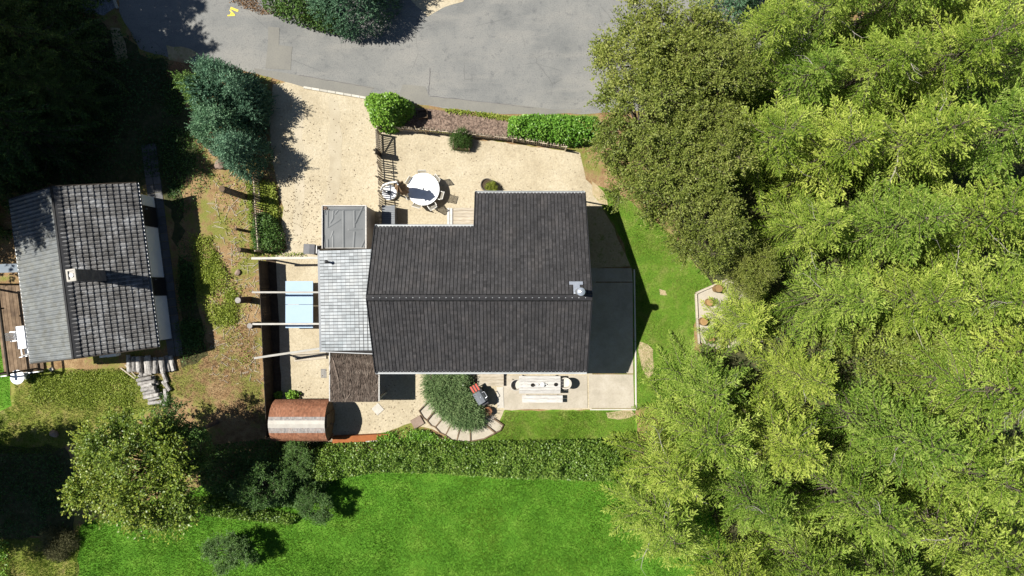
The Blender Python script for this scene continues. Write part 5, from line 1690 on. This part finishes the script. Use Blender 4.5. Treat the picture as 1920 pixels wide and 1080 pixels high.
def mound(name, label, cat, poly, h, n, ls, leaf, edge=.45, lump=.25, lscale=1.6, kind=None, group=None, shoot=None, body=True, seed=1, rough_top=.12, flatness=.45, woody=True):
    """a hedge, bush or ground cover over an outline given on the ground (metres)"""
    cx = sum(p[0] for p in poly) / len(poly); cy = sum(p[1] for p in poly) / len(poly)
    loc = [(p[0] - cx, p[1] - cy) for p in poly]
    X, Y, d = sample_poly(loc, n)
    if kind == 'stuff':
        kp_ = rng.uniform(0, 1, n) < np.clip((d / edge) ** 1.2 + .06, 0, 1) * np.clip(vnoise(np.stack([X + cx, Y + cy, X * 0], 1), 1.3, 9) * 2.2 - .25, .12, 1)
        X, Y, d = X[kp_], Y[kp_], d[kp_]; n = len(X)
    pr = np.sqrt(np.clip(1 - (1 - np.clip(d / edge, 0, 1)) ** 2, 0, 1))
    lum = vnoise(np.stack([X + cx, Y + cy, X * 0], 1), lscale, seed); l2 = vnoise(np.stack([X + cx, Y + cy, X * 0], 1), lscale * 2.7, seed + 5)
    top = h * pr * (1 - lump + lump * 1.4 * lum + lump * .5 * l2) + .01
    q = rng.uniform(0, 1, n) ** .55
    Z = top * (1 - rough_top - (1 - q) * .75) + rng.normal(0, rough_top * .35 * h, n) + rough_top * top
    Z = np.maximum(Z, .01)
    P = np.stack([X, Y, Z], 1)
    cen = np.array([[0, 0, 0]])
    # outward direction from the outline's falloff
    eps = .05
    _, dx1 = in_poly(X + eps, Y, loc); _, dy1 = in_poly(X, Y + eps, loc)
    gx_ = -(dx1 - d) / eps * np.clip(1 - d / edge, 0, 1); gy_ = -(dy1 - d) / eps * np.clip(1 - d / edge, 0, 1)
    O = nrm(np.stack([gx_, gy_, np.full(n, .7)], 1))
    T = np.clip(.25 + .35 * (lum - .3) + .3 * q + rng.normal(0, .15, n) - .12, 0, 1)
    if shoot:
        D = nrm(O + rng.normal(0, shoot.get('jit', .45), (n, 3)) + np.array([shoot.get('dir', (0, 0, 0))]))
        V, F, T = shoots(P, D, np.full(n, shoot['len']) * rng.uniform(.7, 1.3, n), shoot.get('k', 6), ls, ls * shoot.get('w', .35), shoot.get('spread', 40), T)
    else:
        D = nrm(O * .6 + rng.normal(0, .8, (n, 3)))
        N = nrm(O + rng.normal(0, flatness, (n, 3)))
        L = ls * rng.uniform(.7, 1.35, n)
        V, F = leaf_quads(P, D, N, L, L * .66)
    me_ = np_mesh('leaves', V, F, T, M[leaf])
    if kind == 'stuff':
        o = link(name, me_, None, (cx, cy, 0)); return tag(o, kind='stuff')
    o = thing(name, label, cat, (cx, cy, 0), 0, group)
    link('leaves', me_, o)
    if woody:
        m = MB()
        for i in rng.choice(n, min(60, n // 20), replace=False):
            if d[i] > edge * .25:
                m.cyl((X[i] * .9, Y[i] * .9, 0), (X[i], Y[i], max(.05, Z[i] * .85)), .014, .006, 4, cap=False)
        if m.v: tag(m.build('stems', M['bark'], o), kind='stuff')
    return o


def ell(px, py, rx, ry, rot=0, h=0, n=22, wob=.12, seed=0):
    c = W(px, py, h); r_ = random.Random(seed + int(px)); out = []
    ph = r_.uniform(0, 6)
    for i in range(n):
        a = 2 * math.pi * i / n; k = 1 + wob * math.sin(3 * a + ph) + wob * .6 * math.sin(5 * a + 2 * ph)
        x, y = rx / S * math.cos(a) * k, ry / S * math.sin(a) * k
        out.append((c.x + x * math.cos(rot) - y * math.sin(rot), c.y + x * math.sin(rot) + y * math.cos(rot)))
    return out


pp = lambda pts, h=0: px_poly(pts, h)
# clipped hedge along the back lawn
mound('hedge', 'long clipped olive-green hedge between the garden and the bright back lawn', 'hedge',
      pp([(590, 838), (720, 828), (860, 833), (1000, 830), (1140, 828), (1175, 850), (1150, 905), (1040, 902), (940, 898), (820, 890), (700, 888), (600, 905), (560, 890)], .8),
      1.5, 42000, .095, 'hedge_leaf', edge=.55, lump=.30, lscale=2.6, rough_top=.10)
mound('undergrowth_and_shade', None, None, pp([(705, 815), (760, 797), (800, 805), (850, 822), (900, 832), (960, 832), (1100, 838), (1130, 850), (720, 850)]), .40, 26000, .09, 'lime_leaf', edge=.12, kind='stuff', lump=.5, lscale=2.5)
mound('bush', 'round bright green bush at the road corner of the driveway', 'bush', ell(725, 203, 41, 33, 0, 1.2), 2.35, 10000, .12, 'lime_leaf', edge=.95, lump=.16, lscale=3)
mound('hedge', 'short bright green hedge at the road end of the picket fence', 'hedge', pp([(955, 218), (1000, 212), (1060, 214), (1120, 218), (1130, 262), (1070, 268), (1000, 260), (952, 250)], .9), 1.6, 13000, .11, 'lime_leaf', edge=.6, lump=.25, lscale=2.4)
mound('grass_verge', None, None, pp([(832, 203), (880, 208), (945, 216), (1000, 222), (1000, 232), (940, 226), (880, 217), (835, 211)]), .12, 3500, .09, 'weed', edge=.15, kind='stuff')
mound('planter_shrub', 'dark green rosemary shrub growing in the square planter box', 'shrub', ell(863, 259, 19, 17, 0, .8), 1.05, 1500, .06, 'dark_leaf', edge=.5, lump=.3, shoot=dict(len=.20, k=7, w=.3))
mound('tub_plant', 'yellow-green plant leaning out of the round tub', 'plant', ell(920, 350, 11, 10, 0, .5), .62, 700, .06, 'weed', edge=.25, lump=.3, shoot=dict(len=.14, k=6, w=.35))
mound('juniper', 'spreading grey-green juniper filling the bed inside the curved steps', 'shrub',
      pp([(799, 690), (872, 690), (874, 722), (886, 738), (894, 762), (903, 780), (898, 795), (878, 798), (850, 793), (828, 773), (808, 752), (799, 735)], .5),
      .95, 5200, .10, 'juniper', edge=.5, lump=.4, lscale=1.8, rough_top=.2, shoot=dict(len=.42, k=11, w=.26, dir=(.35, -.35, 0), jit=.5, spread=32))

# blue-green firs between road and driveway
def fir(label, px, py, rx, ry, h, n, leaf='blue_fir', rot=0):
    return mound('fir_bush', label, 'conifer', ell(px, py, rx * .76, ry * .80, rot, h * .5), h * 1.10, int(n * .5), .115, leaf, edge=min(rx, ry) / S * .8, lump=.5, lscale=1.3, rough_top=.22,
                 shoot=dict(len=.36, k=11, w=.40, jit=.5, spread=46), group='blue-green firs by the driveway')


fir('largest blue-green fir at the road edge of the driveway', 418, 168, 74, 58, 3.4, 5200)
fir('blue-green fir in the middle of the clump beside the driveway', 418, 238, 60, 45, 2.8, 3600)
fir('blue-green fir at the lower end of the clump by the picket fence', 458, 288, 44, 44, 2.8, 3600)
fir('yellower green fir on the shaded left flank of the clump', 382, 178, 26, 40, 2.9, 1500, 'green_fir')
fir('dark fir on the driveway side of the clump, mostly in shade', 472, 200, 34, 48, 2.4, 2300)
mound('dead_bush', 'reddish brown dead bush at the road tip of the fir clump', 'bush', ell(333, 130, 15, 18, 0, .5), .8, 500, .05, 'dry_twig', edge=.4, lump=.3, shoot=dict(len=.28, k=5, w=.25, jit=.9))
# island hedge at the top
def spec(name, label, pxs, h, n, leaf, hh=None, **k):
    return mound(name, label, 'conifer', pp(pxs, hh if hh else h * .5), h, n, .10, leaf, edge=1.1, lump=.4, lscale=1.2, rough_top=.16, shoot=dict(len=.26, k=8, w=.42, jit=.5, spread=48), **k)


spec('fir_bush', 'dark blue-green conifer on the road island cut by the top frame edge', [(560, -120), (650, -130), (735, -90), (738, -10), (700, 40), (640, 48), (580, 20)], 4.0, 6500, 'blue_fir')
mound('bush', 'dark broadleaf bush on the left end of the road island', 'bush', pp([(480, -60), (570, -70), (620, 10), (650, 55), (600, 50), (530, 28), (490, 10)], 1), 2.2, 7000, .11, 'dark_leaf', edge=.9, lump=.35)
mound('ground_cover', None, None, pp([(495, 8), (530, 34), (600, 58), (640, 70), (620, 40), (540, 10)]), .3, 2500, .10, 'weed', edge=.25, kind='stuff', lump=.4)
mound('leaf_litter', None, None, pp([(425, -20), (500, -20), (515, 28), (490, 30), (455, 16), (432, 6)]), .06, 2500, .07, 'brown_leaf', edge=.2, kind='stuff')
plant_tree('broadleaf_tree', 'dark tree on the road island, throwing the shadow at the top of the road', 'tree', 0, 0, 4.5, DV, 6, 1.2, base=W(672, -30), wide=1.0)
plant_tree('broadleaf_tree', 'tree beyond the top frame edge that throws the small shadow onto the road', 'tree', 0, 0, 5.0, DV, 6, 2.2, base=W(860, -75), wide=.8)
spec('fir_bush', 'dark fir between the olive trees and the larches at the top frame edge', [(1330, -160), (1420, -160), (1440, -60), (1430, 0), (1380, 20), (1340, -20)], 6.0, 5000, 'blue_fir')
# shrubs along the west picket fence
mound('shrub', 'dark green shrub at the lower end of the west picket fence', 'shrub', pp([(478, 400), (500, 398), (520, 412), (532, 440), (530, 470), (500, 475), (476, 468), (470, 435)], .4), .85, 5000, .085, 'dark_leaf', edge=.45, lump=.45, lscale=2.5)
mound('weeds', None, None, pp([(478, 335), (522, 340), (524, 385), (526, 430), (516, 440), (500, 400), (484, 398)]), .28, 6500, .085, 'weed', edge=.2, kind='stuff', lump=.6, lscale=2)
mound('weeds', None, None, pp([(462, 340), (476, 338), (482, 470), (500, 478), (560, 472), (580, 480), (470, 484)]), .22, 3500, .08, 'weed', edge=.2, kind='stuff', lump=.6)
mound('fern', 'bright green fern tuft against the board fence above the sauna', 'plant', ell(547, 742, 12, 9, 0, .3), .5, 420, .11, 'lime_leaf', edge=.25, lump=.3, woody=False)
mound('fern', 'small green fern tuft in the shade of the board fence', 'plant', ell(520, 742, 8, 7, 0, .3), .4, 260, .10, 'lime_leaf', edge=.2, lump=.3, woody=False)
mound('bush', 'shaded hollow bush behind the barrel sauna at the hedge', 'bush', pp([(375, 838), (500, 826), (610, 832), (622, 905), (570, 950), (470, 950), (395, 925), (370, 890)], .5), 1.5, 19000, .09, 'dark_leaf', edge=.7, lump=.6, lscale=1.1)
mound('shrub', 'pale green shrub fringe where the lawn meets the dark thicket', 'shrub', pp([(345, 935), (420, 930), (480, 955), (560, 968), (545, 985), (470, 975), (390, 968)], .3), .7, 5500, .09, 'hedge_leaf', edge=.35, lump=.6, lscale=1.5)
mound('shrub', 'dull olive-brown bush at the lower left beside the lawn', 'shrub', ell(108, 1020, 30, 30, 0, .4), .7, 2000, .08, 'drab_leaf', edge=.6, lump=.5, shoot=dict(len=.2, k=5, w=.3, jit=.8))
mound('weeds', None, None, pp([(-20, 1010), (20, 1010), (28, 1080), (20, 1120), (-20, 1120)]), .4, 2600, .1, 'lime_leaf', edge=.3, kind='stuff', lump=.6)

# weeds, dry grass and twigs on the rough lot
mound('weeds', None, None, pp([(352, 436), (400, 440), (420, 490), (452, 530), (448, 615), (400, 612), (372, 570), (360, 500)]), .22, 15000, .085, 'weed', edge=.35, kind='stuff', lump=.7, lscale=1.3)
mound('weeds', None, None, pp([(335, 440), (365, 450), (372, 540), (380, 640), (350, 660), (330, 560)]), .3, 5000, .09, 'dark_leaf', edge=.35, kind='stuff', lump=.7, lscale=1.3)  # weeds coloured dark to paint in the cottage's shade over them
mound('weeds', None, None, pp([(40, 700), (120, 695), (240, 690), (262, 730), (250, 770), (150, 770), (60, 760)]), .12, 20000, .075, 'weed', edge=.4, kind='stuff', lump=.8, lscale=1.1)
mound('weeds', None, None, pp([(300, 150), (330, 145), (400, 300), (410, 330), (340, 430), (300, 330)]), .15, 5000, .085, 'dark_leaf', edge=.4, kind='stuff', lump=.8, lscale=1.1)
mound('weeds', None, None, pp([(395, 318), (470, 330), (470, 480), (480, 640), (490, 700), (440, 690), (400, 600), (430, 480), (400, 400)]), .10, 3200, .07, 'weed', edge=.4, kind='stuff', lump=.9, lscale=.9)
m = MB()
for _ in range(420):
    q = Vector((*rng.uniform((395, 330), (490, 720)), 0)); c = W(q.x, q.y); a = random.uniform(0, 6.28); l_ = random.choice((.1, .15, .25, .5)) * random.uniform(.6, 1.3)
    m.bar((c.x, c.y, .02), (c.x + math.cos(a) * l_, c.y + math.sin(a) * l_, .03 + random.uniform(0, .03)), .018, .012)
tag(m.build('fallen_twigs', M['wood_pale']), kind='stuff')
mound('undergrowth_and_shade', None, None, pp([(120, 120), (250, 60), (320, 110), (345, 150), (350, 300), (330, 420), (300, 340), (140, 330)]), .25, 9000, .10, 'spruce', edge=.5, kind='stuff', lump=.8, lscale=.9)  # dark leaves added to blacken the spruces' shade on the ground
mound('undergrowth_and_shade', None, None, pp([(330, 600), (385, 590), (395, 650), (360, 680), (330, 680)]), .25, 2200, .09, 'dark_leaf', edge=.4, kind='stuff', lump=.8, lscale=.9)  # dark leaves added to deepen the cottage's cast shadow
mound('undergrowth_and_shade', None, None, pp([(-30, 840), (130, 840), (135, 1010), (-30, 1010)]), .25, 5000, .10, 'dark_leaf', edge=.5, kind='stuff', lump=.8, lscale=.9)  # dark leaves added to deepen the shade of the trees left of the frame
# leaf litter specks on the gravel
m = MB()
for _ in range(900):
    x, y = random.choice(((rng.uniform(520, 700), rng.uniform(190, 460)), (rng.uniform(525, 600), rng.uniform(330, 460)), (rng.uniform(720, 1095), rng.uniform(265, 400)), (rng.uniform(560, 800), rng.uniform(690, 810))))
    c = W(x, y); a = random.uniform(0, 6.28); l_ = random.uniform(.02, .06)
    m.bar((c.x, c.y, .018), (c.x + math.cos(a) * l_, c.y + math.sin(a) * l_, .03), .03, .006)
tag(m.build('leaf_litter', M['wood_brown']), kind='stuff')


def grass(poly, n, hb, wb_, leaf, name='grass'):
    X, Y, d = sample_poly(poly, n)
    k = rng.uniform(.5, 1.3, n) * (.6 + .8 * vnoise(np.stack([X, Y, X * 0], 1), .9))
    a = rng.uniform(0, 6.28, n); ln_ = rng.uniform(.2, 1.0, n)
    B = np.stack([X, Y, np.full(n, .008)], 1)
    s = np.stack([np.cos(a), np.sin(a), a * 0], 1) * wb_
    l = rng.normal(0, 1, (n, 3)); l[:, 2] = 0
    tip = B + nrm(l) * (hb * ln_ * k)[:, None] + np.stack([a * 0, a * 0, hb * k], 1)
    V = np.stack([B - s, B + s, tip], 1).reshape(-1, 3)
    T = np.clip(.2 + .5 * vnoise(np.stack([X, Y, X * 0], 1), .6, 3) + .2 * vnoise(np.stack([X, Y, X * 0], 1), 2.5, 4) + rng.normal(0, .16, n), 0, 1)
    return tag(link(name, np_mesh(name, V, np.arange(3 * n).reshape(-1, 3), T, M[leaf])), kind='stuff')


grass(pp([(145, 985), (330, 930), (450, 905), (620, 875), (760, 880), (1000, 890), (1160, 885), (1280, 900), (1400, 1260), (130, 1260)]), 300000, .09, .012, 'grass_blade')
grass(pp([(1122, 352), (1170, 372), (1260, 442), (1335, 540), (1303, 548), (1300, 650), (1260, 760), (1190, 766), (1190, 520), (1162, 430), (1130, 388)]), 60000, .05, .010, 'grass_dry')
grass(pp([(948, 772), (1190, 770), (1190, 845), (880, 845), (890, 830), (930, 808)]), 34000, .06, .010, 'grass_dry')
grass(pp([(-160, 565), (8, 602), (20, 758), (-12, 772), (-160, 798)]), 16000, .07, .012, 'grass_blade')
grass(pp([(30, 695), (240, 690), (330, 700), (320, 760), (200, 790), (100, 850), (-20, 850), (-20, 780), (25, 760)]), 22000, .10, .011, 'grass_dry', 'dry_grass')
grass(pp([(-30, 1012), (130, 1005), (150, 1000), (140, 1110), (-30, 1110)]), 12000, .12, .011, 'grass_dry', 'dry_grass')
grass(pp([(320, 660), (400, 640), (480, 600), (490, 720), (500, 800), (380, 760), (330, 740)]), 12000, .07, .010, 'brown_leaf', 'dry_grass')
# undergrowth in the wood
fp = pp([(1350, 690), (1440, 640), (1440, 540), (1430, 330), (1500, 100), (1600, -60), (1990, -60), (1990, 1140), (1450, 1140), (1300, 960), (1200, 880), (1195, 790), (1280, 780), (1330, 700)])
mound('undergrowth_and_shade', None, None, fp, .55, 30000, .13, 'dark_leaf', edge=.6, kind='stuff', lump=.8, lscale=.6)
mound('undergrowth_and_shade', None, None, pp([(1560, 560), (1760, 600), (1790, 720), (1600, 720), (1480, 640)]), 1.8, 14000, .12, 'olive_leaf', edge=.9, kind='stuff', lump=.5, lscale=.9)
